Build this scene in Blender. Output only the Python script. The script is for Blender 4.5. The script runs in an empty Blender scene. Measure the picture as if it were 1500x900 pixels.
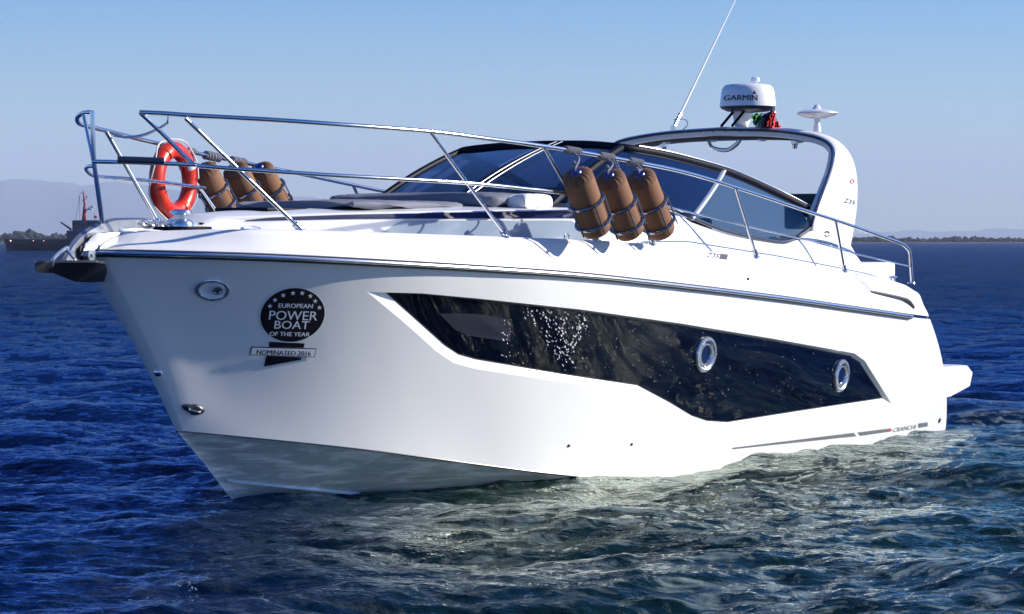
import bpy, bmesh, math, random
import numpy as np
from mathutils import Vector, Matrix
from mathutils.geometry import delaunay_2d_cdt
random.seed(7); rng = np.random.default_rng(11)
R = math.radians; PI = math.pi
scene = bpy.context.scene
# ------------------------------------------------------------------ camera, light, exposure
F = 3700.0; EYE = 1.9; HORIZ = 353.0            # focal length in photo pixels, eye height, horizon row
cam = bpy.data.cameras.new('camera'); camo = bpy.data.objects.new('camera', cam)
scene.collection.objects.link(camo); scene.camera = camo
camo.location = (0, 0, EYE); camo.rotation_euler = (R(90), 0, 0)
cam.sensor_width = 36; cam.lens = F/1500*36; cam.shift_y = -(450-HORIZ)/1500
cam.clip_start = .1; cam.clip_end = 60000
SUN_EL = R(25); SUN_DIR = Vector((.991, .115, 0)).normalized()
sdir = Vector((SUN_DIR.x*math.cos(SUN_EL), SUN_DIR.y*math.cos(SUN_EL), math.sin(SUN_EL)))
w = bpy.data.worlds.new("World"); scene.world = w; w.use_nodes = True
nt = w.node_tree; nt.nodes.clear()
sky = nt.nodes.new('ShaderNodeTexSky'); sky.sky_type = 'NISHITA'; sky.sun_disc = False
sky.sun_elevation = SUN_EL; sky.sun_rotation = math.atan2(sdir.x, sdir.y)
sky.air_density = 1.0; sky.dust_density = 0.2; sky.ozone_density = 5.0; sky.altitude = 0
hsv = nt.nodes.new('ShaderNodeHueSaturation'); hsv.inputs['Hue'].default_value = .516; hsv.inputs['Saturation'].default_value = 1.6; hsv.inputs['Value'].default_value = 1.0
bg = nt.nodes.new('ShaderNodeBackground'); bg.inputs[1].default_value = 0.088
wo = nt.nodes.new('ShaderNodeOutputWorld')
nt.links.new(sky.outputs[0], hsv.inputs['Color']); nt.links.new(hsv.outputs[0], bg.inputs[0]); nt.links.new(bg.outputs[0], wo.inputs[0])
sl = bpy.data.lights.new('sun', 'SUN'); sl.energy = 5.0; sl.angle = R(.5); sl.color = (1.0, .92, .80)
so = bpy.data.objects.new('sun', sl); scene.collection.objects.link(so)
so.rotation_euler = sdir.to_track_quat('Z', 'Y').to_euler()
scene.view_settings.view_transform = 'Standard'; scene.view_settings.look = 'None'
scene.view_settings.gamma = 1; scene.view_settings.exposure = 0.8
scene.cycles.max_bounces = 8; scene.cycles.volume_bounces = 0
scene.cycles.transparent_max_bounces = 12
scene.cycles.sample_clamp_indirect = 6

# ------------------------------------------------------------------ helpers
def tag(o, label=None, cat=None, group=None, kind=None):
    if label: o['label'] = label
    if cat: o['category'] = cat
    if group: o['group'] = group
    if kind: o['kind'] = kind
    return o

def nmat(name, base, rough=.5, metal=0.0, coat=0.0, ior=1.5, bump=0.0, bscale=50.0, vary=0.0, vscale=3.0, spec=.5, emit=None):
    m = bpy.data.materials.new(name); m.use_nodes = True
    t = m.node_tree; b = t.nodes['Principled BSDF']
    b.inputs['Base Color'].default_value = (*base, 1); b.inputs['Roughness'].default_value = rough
    b.inputs['Metallic'].default_value = metal; b.inputs['Coat Weight'].default_value = coat
    b.inputs['Coat Roughness'].default_value = .04
    b.inputs['IOR'].default_value = ior; b.inputs['Specular IOR Level'].default_value = spec
    tc = t.nodes.new('ShaderNodeTexCoord')
    if vary:
        n = t.nodes.new('ShaderNodeTexNoise'); n.inputs['Scale'].default_value = vscale; n.inputs['Detail'].default_value = 5
        t.links.new(tc.outputs['Object'], n.inputs['Vector'])
        mx = t.nodes.new('ShaderNodeMixRGB'); mx.inputs[1].default_value = (*[c*(1-vary) for c in base], 1)
        mx.inputs[2].default_value = (*[min(1, c*(1+vary)) for c in base], 1)
        t.links.new(n.outputs[0], mx.inputs[0]); t.links.new(mx.outputs[0], b.inputs['Base Color'])
    if bump:
        n = t.nodes.new('ShaderNodeTexNoise'); n.inputs['Scale'].default_value = bscale; n.inputs['Detail'].default_value = 4
        t.links.new(tc.outputs['Object'], n.inputs['Vector'])
        bp = t.nodes.new('ShaderNodeBump'); bp.inputs['Strength'].default_value = bump; bp.inputs['Distance'].default_value = .01
        t.links.new(n.outputs[0], bp.inputs['Height']); t.links.new(bp.outputs[0], b.inputs['Normal'])
    if emit:
        b.inputs['Emission Color'].default_value = (*emit[0], 1); b.inputs['Emission Strength'].default_value = emit[1]
    return m

M = {}
M['gel'] = nmat('white_gelcoat', (.78, .785, .78), .2, coat=.8, vary=.035, vscale=1.1, bump=.02, bscale=2.2)
M['gel2'] = nmat('deck_gelcoat', (.74, .74, .75), .4, coat=.3, vary=.03, vscale=6)
M['antislip'] = nmat('antislip_deck', (.6, .61, .64), .6, bump=.3, bscale=250)
M['steelhoop'] = nmat('dark_steel_hoop', (.30, .31, .34), .22, metal=1, vary=.1)
M['chrome'] = nmat('polished_steel', (.74, .75, .77), .19, metal=1, vary=.08, vscale=9)
M['rub'] = nmat('rub_rail_pvc', (.012, .02, .05), .3, vary=.2)
M['black'] = nmat('black_trim', (.004, .006, .016), .5, vary=.2, spec=.08)
M['rubber'] = nmat('black_rubber', (.02, .02, .024), .6, vary=.2, vscale=20)
M['pane'] = nmat('black_window_pane', (.001, .002, .008), .02, ior=1.38, vary=.3, vscale=2, spec=.4)
M['cushion'] = nmat('grey_cushion', (.15, .165, .21), .8, bump=.3, bscale=60, vary=.15, vscale=8)
M['cushionw'] = nmat('white_cushion', (.7, .69, .68), .6, bump=.1, bscale=40, vary=.03)
M['brown'] = nmat('brown_fender_cloth', (.19, .085, .038), .75, bump=.35, bscale=260, vary=.12, vscale=9)
M['browncap'] = nmat('gathered_cap_cloth', (.15, .07, .035), .85, bump=.6, bscale=150, vary=.3, vscale=25)
M['blueplug'] = nmat('blue_fender_end', (.02, .04, .22), .35, vary=.1)
M['orange'] = nmat('orange_lifebuoy', (.52, .02, .006), .35, coat=.3, vary=.08, vscale=12, bump=.05, bscale=30)
M['whiterope'] = nmat('white_rope', (.6, .58, .55), .8, bump=.6, bscale=180, vary=.15, vscale=30)
M['greyrope'] = nmat('grey_rope', (.17, .175, .21), .8, bump=.7, bscale=160, vary=.35, vscale=60)
M['tape'] = nmat('reflective_tape', (.75, .77, .8), .3, vary=.05)
M['anchorsteel'] = nmat('anchor_steel', (.36, .38, .42), .3, metal=.9, bump=.2, bscale=22, vary=.2, vscale=12)
M['galv'] = nmat('galvanised_steel', (.66, .68, .71), .24, metal=.85, bump=.25, bscale=25, vary=.2, vscale=14)
M['anchordark'] = nmat('anchor_fluke_steel', (.06, .065, .08), .4, metal=.7, bump=.2, bscale=30, vary=.3, vscale=12)
M['decalblack'] = nmat('black_vinyl', (.008, .006, .012), .3, vary=.1)
M['decalwhite'] = nmat('silver_vinyl', (.84, .85, .88), .4, vary=.03)
M['decalgrey'] = nmat('grey_vinyl', (.12, .13, .15), .4, vary=.3, vscale=20)
M['decalred'] = nmat('red_vinyl', (.5, .02, .03), .4, vary=.05)
M['radar'] = nmat('white_radome', (.76, .76, .78), .3, coat=.3, vary=.02)
M['radarbase'] = nmat('dark_radar_base', (.03, .035, .06), .4, vary=.1)
M['liner'] = nmat('arch_liner', (.045, .045, .05), .6, vary=.1)
M['lamp'] = nmat('lamp_glass', (.85, .86, .9), .08, coat=.8, vary=.02)
M['green'] = nmat('flag_green', (.02, .26, .05), .8, vary=.25, vscale=20)
M['red'] = nmat('flag_red', (.6, .02, .03), .8, vary=.25, vscale=20)
M['white'] = nmat('flag_white', (.75, .74, .72), .8, vary=.08, vscale=20)
M['navy'] = nmat('flag_blue', (.03, .03, .2), .8, vary=.2, vscale=20)
M['seat'] = nmat('dark_helm_seat', (.02, .022, .03), .5, vary=.2)
M['teak'] = nmat('teak_floor', (.16, .10, .06), .6, vary=.25, vscale=15)

def glass_mat(name, tint, f):
    m = bpy.data.materials.new(name); m.use_nodes = True; t = m.node_tree; t.nodes.clear()
    o = t.nodes.new('ShaderNodeOutputMaterial'); mx = t.nodes.new('ShaderNodeMixShader')
    tr = t.nodes.new('ShaderNodeBsdfTransparent'); tr.inputs[0].default_value = (*tint, 1)
    gl = t.nodes.new('ShaderNodeBsdfGlossy'); gl.inputs['Roughness'].default_value = .02; gl.inputs[0].default_value = (.9, .93, 1, 1)
    fr = t.nodes.new('ShaderNodeFresnel'); fr.inputs[0].default_value = f
    t.links.new(fr.outputs[0], mx.inputs[0]); t.links.new(tr.outputs[0], mx.inputs[1]); t.links.new(gl.outputs[0], mx.inputs[2])
    t.links.new(mx.outputs[0], o.inputs[0]); return m
M['tint'] = glass_mat('tinted_glass', (.03, .05, .13), 1.5)
M['tint2'] = glass_mat('lighter_tinted_glass', (.24, .33, .40), 1.45)

class MB:
    def __init__(s): s.v = []; s.f = []; s.mi = []; s.cm = 0
    def add(s, vs, fs):
        n = len(s.v); s.v += [tuple(map(float, p)) for p in vs]; s.f += [tuple(n+i for i in f) for f in fs]; s.mi += [s.cm]*len(fs); return s
    def grid(s, rows, closed=False, flip=False):
        n = len(rows[0]); vs = [p for r in rows for p in r]; fs = []
        for i in range(len(rows)-1):
            for j in range(n if closed else n-1):
                a, b = i*n+j, i*n+(j+1) % n; c, d = b+n, a+n
                fs.append((a, d, c, b) if flip else (a, b, c, d))
        return s.add(vs, fs)
    def tube(s, path, r, n=10, caps=True, closed=False, sq=None):
        P = [Vector(p) for p in path]; N = len(P); rows = []
        rr = r if hasattr(r, '__len__') else [r]*N
        T = []
        for i in range(N):
            a = P[i-1] if (i > 0 or closed) else P[i]; b = P[(i+1) % N] if (i < N-1 or closed) else P[i]
            T.append((b-a).normalized())
        up = Vector((0, 0, 1)) if abs(T[0].z) < .9 else Vector((0, 1, 0))
        nrm = (up - T[0]*up.dot(T[0])).normalized()
        for i in range(N):
            nrm = (nrm - T[i]*nrm.dot(T[i])).normalized(); bn = T[i].cross(nrm)
            rows.append([P[i] + nrm*math.cos(2*PI*k/n)*rr[i]*(sq or 1) + bn*math.sin(2*PI*k/n)*rr[i] for k in range(n)])
        if closed: rows.append(rows[0])
        n0 = len(s.v); s.grid(rows, closed=True)
        if caps and not closed:
            s.f += [tuple(n0+k for k in range(n)), tuple(n0+(N-1)*n+k for k in reversed(range(n)))]; s.mi += [s.cm]*2
        return s
    def lathe(s, prof, c=(0, 0, 0), axis=(0, 0, 1), n=32, sx=1, sy=1):
        ax = Vector(axis).normalized(); t = Vector((1, 0, 0)) if abs(ax.x) < .9 else Vector((0, 1, 0))
        e1 = (t-ax*t.dot(ax)).normalized(); e2 = ax.cross(e1); c = Vector(c)
        rows = [[c+ax*z+e1*(r*sx*math.cos(2*PI*k/n))+e2*(r*sy*math.sin(2*PI*k/n)) for k in range(n)] for r, z in prof]
        s.grid(rows, closed=True, flip=False); return s
    def box(s, c, d, M3=None):
        c = Vector(c); d = Vector(d)/2; vs = []
        for x in (-1, 1):
            for y in (-1, 1):
                for z in (-1, 1):
                    p = Vector((x*d.x, y*d.y, z*d.z)); p = (M3 @ p) if M3 else p; vs.append(c+p)
        return s.add(vs, [(0, 1, 3, 2), (4, 6, 7, 5), (0, 4, 5, 1), (2, 3, 7, 6), (0, 2, 6, 4), (1, 5, 7, 3)])
    def build(s, name, mats, parent=None, smooth=True, bevel=0, origin=None, auto=40, normals=None, label=None):
        me = bpy.data.meshes.new(name); vs = s.v
        if origin is not None: vs = [(x-origin[0], y-origin[1], z-origin[2]) for x, y, z in vs]
        me.from_pydata(vs, [], s.f); 
        mats = mats if isinstance(mats, (list, tuple)) else [mats]
        for m in mats: me.materials.append(m)
        if len(mats) > 1: me.polygons.foreach_set('material_index', s.mi)
        if normals is None:
            bm = bmesh.new(); bm.from_mesh(me); bmesh.ops.remove_doubles(bm, verts=bm.verts, dist=1e-5)
            bmesh.ops.recalc_face_normals(bm, faces=bm.faces)
            if bevel:
                es = [e for e in bm.edges if len(e.link_faces) == 2 and e.calc_face_angle(0) > R(30)]
                bmesh.ops.bevel(bm, geom=es, offset=bevel, segments=2, affect='EDGES', profile=.6)
            for e in bm.edges:
                e.smooth = not (len(e.link_faces) == 2 and e.calc_face_angle(0) > R(auto))
            bm.to_mesh(me); bm.free()
        me.polygons.foreach_set('use_smooth', [smooth]*len(me.polygons))
        if normals is not None: me.normals_split_custom_set_from_vertices(normals)
        o = bpy.data.objects.new(name, me); scene.collection.objects.link(o)
        if parent: o.parent = parent
        if label: o['label'] = label
        return o

def empty(name, loc, rz=0, parent=None):
    o = bpy.data.objects.new(name, None); scene.collection.objects.link(o); o.location = loc; o.rotation_euler = (0, 0, rz)
    o.empty_display_size = .2
    if parent: o.parent = parent
    return o

def cr(pts, n=8, closed=False):
    """catmull-rom through points"""
    P = [np.array(p, float) for p in pts]; N = len(P); out = []
    for i in range(N if closed else N-1):
        if closed: p0, p1, p2, p3 = P[i-1], P[i], P[(i+1) % N], P[(i+2) % N]
        else: p0, p1, p2, p3 = P[max(i-1, 0)], P[i], P[i+1], P[min(i+2, N-1)]
        for k in range(n):
            t = k/n
            out.append(tuple(.5*((2*p1)+(-p0+p2)*t+(2*p0-5*p1+4*p2-p3)*t*t+(-p0+3*p1-3*p2+p3)*t**3)))
    if not closed: out.append(tuple(P[-1]))
    return out

# ------------------------------------------------------------------ boat frame: u aft of forefoot, v to port, z up
TH = R(58); BX, BY = -2.05, 18.5
ax_, ay_ = math.cos(TH), math.sin(TH); px_, py_ = math.sin(TH), -math.cos(TH)
BROT = TH+PI
def W(u, v, z): return Vector((BX+u*ax_+v*px_, BY+u*ay_+v*py_, z))
def L(u, v, z): return (-u, v, z)
def un(px, py, v):
    """the point of the boat on the fore-and-aft plane v that the photo shows at px, py"""
    k = (px-750)/F
    u = (k*(BY+v*py_)-BX-v*px_)/(ax_-k*ay_)
    Y = BY+u*ay_+v*py_
    return (u, v, EYE-(py-HORIZ)/F*Y)
def uL(px, py, v): return L(*un(px, py, v))
def proj(p):      # local -> photo pixels, vectorised
    u, v, z = -p[..., 0], p[..., 1], p[..., 2]
    X = BX+u*ax_+v*px_; Y = BY+u*ay_+v*py_
    return np.stack([750+F*X/Y, HORIZ+F*(EYE-z)/Y], -1)

# ------------------------------------------------------------------ sea
def spectrum(N, Lm, wd, seed, lmin, lmax, p=2.0, spread=2.0):
    g = np.random.default_rng(seed)
    k1 = np.fft.fftfreq(N, Lm/N)*2*np.pi; kx, ky = np.meshgrid(k1, k1, indexing='ij'); k = np.hypot(kx, ky); k[0, 0] = 1e9
    lam = 2*np.pi/k
    amp = k**-p*np.clip((lmax/lam)**2-.0, 0, 1)**1.0
    amp = k**-p*np.exp(-(lam/lmax)**2)*np.exp(-(lmin/lam)**4)
    c = np.abs((kx*math.cos(wd)+ky*math.sin(wd))/k); amp *= .25+.75*c**spread
    amp[0, 0] = 0
    H = amp*(g.normal(size=(N, N))+1j*g.normal(size=(N, N)))
    h = np.fft.ifft2(H).real; sc = 1/h.std()
    dx = np.fft.ifft2(-1j*H*kx/k).real; dy = np.fft.ifft2(-1j*H*ky/k).real
    return h*sc, dx*sc, dy*sc
def samp(T, Lm, x, y):
    N = T[0].shape[0]; fx = (x/Lm % 1)*N; fy = (y/Lm % 1)*N
    i = np.floor(fx).astype(int); j = np.floor(fy).astype(int); a = fx-i; b = fy-j; i %= N; j %= N; i2 = (i+1) % N; j2 = (j+1) % N
    return [t[i, j]*(1-a)*(1-b)+t[i2, j]*a*(1-b)+t[i, j2]*(1-a)*b+t[i2, j2]*a*b for t in T]
TA = spectrum(1024, 53., R(84), 3, .25, 4.2, 2.25, 4.0); TB = spectrum(512, 12.3, R(96), 5, .05, .8, 1.9, 3.0)
WA, WB, CH = .042, .0105, .65
def sea(x, y):
    r = np.hypot(x, y)
    A = samp(TA, 53., x, y); c, s_ = math.cos(.6), math.sin(.6)
    A2 = samp(TA, 53., (x*c-y*s_)*1.37+11, (x*s_+y*c)*1.37+5)      # second layer breaks the repeat
    B_ = samp(TB, 12.3, x, y)
    fb = np.exp(-(r/70.)**2); fa = np.exp(-(r/900.)**2)
    gust = .75+.5*np.sin(x*.09+1.3*np.sin(y*.05))*np.sin(y*.07+x*.03+1)
    h = WA*fa*(A[0]+.35*A2[0])+WB*fb*B_[0]*gust
    dx = CH*(WA*fa*A[1]+WB*fb*B_[1]*gust); dy = CH*(WA*fa*A[2]+WB*fb*B_[2]*gust)
    return h, dx, dy
def make_sea():
    phi = np.concatenate([np.linspace(10, 65, 28, endpoint=False), np.linspace(65, 78, 60, endpoint=False), np.linspace(78, 102.5, 900, endpoint=False),
                          np.linspace(102.5, 116, 60, endpoint=False), np.linspace(116, 371-361+360, 90)])
    phi = np.radians(phi)
    dep = 1.9/np.tan(np.linspace(math.atan(1.9/11.5), math.atan(1.9/260.), 640))
    r = np.concatenate([np.linspace(.8, 11.4, 70), dep, np.geomspace(275, 21000, 50)])
    Rr, P = np.meshgrid(r, phi, indexing='ij'); x = Rr*np.cos(P); y = Rr*np.sin(P)
    h, dx, dy = sea(x, y)
    co = np.stack([x+dx, y+dy, h], -1).reshape(-1, 3)
    nr, nc = x.shape; idx = np.arange(nr*nc).reshape(nr, nc)
    q = np.stack([idx[:-1, :-1], idx[1:, :-1], idx[1:, 1:], idx[:-1, 1:]], -1).reshape(-1, 4)
    me = bpy.data.meshes.new('water'); me.vertices.add(len(co)); me.vertices.foreach_set('co', co.ravel())
    me.loops.add(q.size); me.loops.foreach_set('vertex_index', q.ravel())
    me.polygons.add(len(q)); me.polygons.foreach_set('loop_start', np.arange(0, q.size, 4)); me.polygons.foreach_set('loop_total', np.full(len(q), 4))
    me.update(calc_edges=True); me.polygons.foreach_set('use_smooth', np.ones(len(q), bool))
    m = bpy.data.materials.new('sea_water'); m.use_nodes = True; t = m.node_tree; t.nodes.clear()
    mo = t.nodes.new('ShaderNodeOutputMaterial'); ms = t.nodes.new('ShaderNodeMixShader'); fr = t.nodes.new('ShaderNodeFresnel'); fr.inputs[0].default_value = 1.33
    b = t.nodes.new('ShaderNodeBsdfDiffuse'); gl = t.nodes.new('ShaderNodeBsdfGlossy'); gl.inputs['Roughness'].default_value = .06
    t.links.new(fr.outputs[0], ms.inputs[0]); t.links.new(b.outputs[0], ms.inputs[1]); t.links.new(gl.outputs[0], ms.inputs[2]); t.links.new(ms.outputs[0], mo.inputs[0])
    g = t.nodes.new('ShaderNodeNewGeometry')
    # body colour: deep blue, greener alongside to paint in the hull's reflection
    n = t.nodes.new('ShaderNodeTexNoise'); n.inputs['Scale'].default_value = .12; n.inputs['Detail'].default_value = 3
    t.links.new(g.outputs['Position'], n.inputs['Vector'])
    sep = t.nodes.new('ShaderNodeSeparateXYZ'); t.links.new(g.outputs['Position'], sep.inputs[0])
    def math_(op, a, b_=None, c=None):
        q_ = t.nodes.new('ShaderNodeMath'); q_.operation = op
        for i, v in enumerate((a, b_, c)):
            if v is None: continue
            if isinstance(v, (int, float)): q_.inputs[i].default_value = v
            else: t.links.new(v, q_.inputs[i])
        return q_.outputs[0]
    dx_, dy_ = math_('SUBTRACT', sep.outputs[0], BX), math_('SUBTRACT', sep.outputs[1], BY)
    bu = math_('ADD', math_('MULTIPLY', dx_, ax_), math_('MULTIPLY', dy_, ay_)); bv = math_('ADD', math_('MULTIPLY', dx_, px_), math_('MULTIPLY', dy_, py_))
    def bell(x, c, w_, p=2): return math_('POWER', math_('ABSOLUTE', math_('DIVIDE', math_('SUBTRACT', x, c), w_)), p)
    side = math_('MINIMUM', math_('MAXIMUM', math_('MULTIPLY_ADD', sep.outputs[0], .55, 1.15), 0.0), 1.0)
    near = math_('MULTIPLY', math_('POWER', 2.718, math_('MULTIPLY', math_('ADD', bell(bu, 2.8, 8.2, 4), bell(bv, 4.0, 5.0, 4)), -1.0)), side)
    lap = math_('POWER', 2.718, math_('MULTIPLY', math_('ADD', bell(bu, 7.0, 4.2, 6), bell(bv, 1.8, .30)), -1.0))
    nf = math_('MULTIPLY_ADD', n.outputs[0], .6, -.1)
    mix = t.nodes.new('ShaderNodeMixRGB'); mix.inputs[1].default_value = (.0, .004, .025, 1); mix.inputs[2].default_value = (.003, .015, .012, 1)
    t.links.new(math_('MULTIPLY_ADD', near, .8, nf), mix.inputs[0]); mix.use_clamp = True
    # pale mottling: hull reflection painted alongside, with real foam at stern and waterline
    mp0 = t.nodes.new('ShaderNodeMapping'); mp0.inputs['Scale'].default_value = (.8, 1.5, 1); mp0.inputs['Rotation'].default_value = (0, 0, .25); t.links.new(g.outputs['Position'], mp0.inputs[0])
    nf2 = t.nodes.new('ShaderNodeTexNoise'); nf2.inputs['Scale'].default_value = 3.2; nf2.inputs['Detail'].default_value = 8; nf2.inputs['Roughness'].default_value = .68; nf2.inputs['Distortion'].default_value = 1.2; t.links.new(mp0.outputs[0], nf2.inputs['Vector'])
    fu = math_('SUBTRACT', sep.outputs[0], 2.1); fv = math_('SUBTRACT', sep.outputs[1], 16.5)
    fn = math_('POWER', 2.718, math_('MULTIPLY', math_('ADD', math_('MULTIPLY', math_('MULTIPLY', fu, fu), .16), math_('MULTIPLY', math_('MULTIPLY', fv, fv), .05)), -1.0))
    gu = math_('SUBTRACT', sep.outputs[0], 4.9); gv = math_('SUBTRACT', sep.outputs[1], 25.0)
    gn = math_('POWER', 2.718, math_('MULTIPLY', math_('ADD', math_('MULTIPLY', math_('MULTIPLY', gu, gu), .9), math_('MULTIPLY', math_('MULTIPLY', gv, gv), .12)), -1.0)); fn = math_('ADD', math_('ADD', fn, math_('MULTIPLY', gn, 1.1)), math_('MULTIPLY', lap, 1.0))
    fm = math_('MULTIPLY', math_('MULTIPLY', math_('SUBTRACT', nf2.outputs[0], .50), 6.0), fn); fm = math_('MINIMUM', math_('MAXIMUM', fm, 0.0), .45)
    mxf = t.nodes.new('ShaderNodeMixRGB'); mxf.inputs[2].default_value = (.34, .42, .38, 1); t.links.new(mix.outputs[0], mxf.inputs[1]); t.links.new(fm, mxf.inputs[0])
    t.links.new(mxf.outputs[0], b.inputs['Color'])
    mg = t.nodes.new('ShaderNodeMixRGB'); mg.inputs[1].default_value = (.33, .49, .90, 1); mg.inputs[2].default_value = (.92, 1, .90, 1); t.links.new(near, mg.inputs[0]); t.links.new(mg.outputs[0], gl.inputs['Color'])  # reflection tint painted paler alongside so the hull mirrors white
    # capillary ripples and far chop, in world space
    mp = t.nodes.new('ShaderNodeMapping'); mp.inputs['Scale'].default_value = (1, 1.6, 1); t.links.new(g.outputs['Position'], mp.inputs[0])
    n1 = t.nodes.new('ShaderNodeTexNoise'); n1.inputs['Scale'].default_value = 9; n1.inputs['Detail'].default_value = 4; n1.inputs['Roughness'].default_value = .6
    n2 = t.nodes.new('ShaderNodeTexNoise'); n2.inputs['Scale'].default_value = .9; n2.inputs['Detail'].default_value = 6; n2.inputs['Roughness'].default_value = .65
    for q_ in (n1, n2): t.links.new(mp.outputs[0], q_.inputs['Vector'])
    b1 = t.nodes.new('ShaderNodeBump'); b1.inputs['Strength'].default_value = .8; b1.inputs['Distance'].default_value = .02
    b2 = t.nodes.new('ShaderNodeBump'); b2.inputs['Strength'].default_value = .5; b2.inputs['Distance'].default_value = .8
    ln = t.nodes.new('ShaderNodeVectorMath'); ln.operation = 'LENGTH'; t.links.new(g.outputs['Position'], ln.inputs[0])
    far = math_('MINIMUM', math_('MULTIPLY', ln.outputs['Value'], .012), 1.0)
    t.links.new(math_('MULTIPLY', far, .75), b2.inputs['Strength'])
    t.links.new(n2.outputs[0], b2.inputs['Height']); t.links.new(b2.outputs[0], b1.inputs['Normal']); t.links.new(n1.outputs[0], b1.inputs['Height'])
    [t.links.new(b1.outputs[0], q_.inputs['Normal']) for q_ in (b, gl, fr)]
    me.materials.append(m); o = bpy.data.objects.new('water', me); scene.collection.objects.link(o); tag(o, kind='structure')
make_sea()

# haze: one closed box round everything
hz = MB(); hz.box((0, 0, 349), (44000, 44000, 702))
o = hz.build('haze', nmat('haze_air', (1, 1, 1)), smooth=False); tag(o, kind='stuff')
hm = o.data.materials[0]; t = hm.node_tree; t.nodes.clear(); ho = t.nodes.new('ShaderNodeOutputMaterial')
pv = t.nodes.new('ShaderNodeVolumePrincipled'); pv.inputs['Color'].default_value = (.64, .76, 1, 1); pv.inputs['Density'].default_value = 9.5e-5; pv.inputs['Anisotropy'].default_value = 0
t.links.new(pv.outputs[0], ho.inputs['Volume'])

# hills
def ridge(pts, Y, depth, name, mat, seed):
    g = np.random.default_rng(seed); xs = np.linspace(pts[0][0], pts[-1][0], 260); ys = np.interp(xs, [p[0] for p in pts], [p[1] for p in pts])
    nz = sum(np.sin(xs*f+g.uniform(0, 6))*a for f, a in ((.045, 1.6), (.11, .8), (.27, .35), (.7, .15)))
    X = (xs-750)/F*Y; Hh = np.maximum(0, EYE+(HORIZ-(ys+nz))/F*Y); rows = []
    for q in np.linspace(-1, 1, 25):
        k = (1-abs(q))**.9; rows.append([(x, Y+q*depth+60*math.sin(i*.13+q*3), h*k*(1+.18*math.sin(i*.21+q*7)*(1-k))-3*(abs(q) > .97)-.5) for i, (x, h) in enumerate(zip(X, Hh))])
    m = MB(); m.grid(rows); o = m.build(name, mat); tag(o, kind='structure')
M['hill'] = nmat('hazy_hillside', (.05, .08, .10), .95, vary=.3, vscale=.004)
ridge([(-500, 300), (-300, 275), (-150, 268), (0, 265), (20, 262), (45, 266), (90, 265), (125, 271), (170, 268), (230, 273), (300, 281), (400, 288), (520, 294), (650, 318), (760, 350)], 16500, 2400, 'hills', M['hill'], 1)
ridge([(980, 352), (1120, 350), (1260, 341), (1380, 338), (1500, 336), (1700, 332), (1900, 336)], 19000, 2000, 'hills', M['hill'], 2)

# low shores with a far-off wood
M['shore'] = nmat('low_shore', (.04, .04, .04), .95, vary=.3, vscale=.05)
M['wood'] = nmat('far_wood_foliage', (.012, .018, .022), .95, vary=.5, vscale=.08)
def shore(x0, x1, Y, hfun, name, seed):
    g = random.Random(seed); s_ = MB(); X0, X1 = (x0-750)/F*Y, (x1-750)/F*Y
    rows = []
    for q, zz in ((-14, -.6), (-9, .25), (0, .9), (60, 1.1), (120, .4), (130, -.8)):
        rows.append([(X0+(X1-X0)*i/60, Y+q+5*math.sin(i*.7)+3*math.sin(i*1.9), zz) for i in range(61)])
    s_.grid(rows); tag(s_.build('shore', M['shore']), kind='structure')
    t_ = MB(); ico = bmesh.new(); bmesh.ops.create_icosphere(ico, subdivisions=1, radius=1); V = [v.co.copy() for v in ico.verts]; Fc = [[v.index for v in f.verts] for f in ico.faces]; ico.free()
    n = int((X1-X0)/.75)
    for i in range(n):
        fx = g.random(); X = X0+(X1-X0)*fx; hh = hfun(x0+(x1-x0)*fx)*g.uniform(.55, 1.08); 
        for k in range(3):
            c = Vector((X+g.uniform(-2, 2), Y+g.uniform(2, 60), .8+hh*g.uniform(.25, .82))); r_ = g.uniform(.25, .5)*min(hh, 6)*.8+.4
            t_.add([c+Vector((p.x*r_*g.uniform(.7, 1.5), p.y*r_, p.z*r_*g.uniform(.6, 1.1))) for p in V], Fc)
    tag(t_.build('wood', M['wood'], smooth=False), 'dark low wood along the '+name, 'wood', kind='stuff')
shore(-1500, 700, 1500, lambda x: 2.2+2.6*(10 < x < 45)+3*(.5+.5*math.sin(x*.11))*(x < 120)+1.5, 'far shore at the left horizon', 4)
shore(860, 2900, 1900, lambda x: 3.7+.6*math.sin(x*.05)+.5*math.sin(x*.17), 'far shore at the right horizon', 5)

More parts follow.
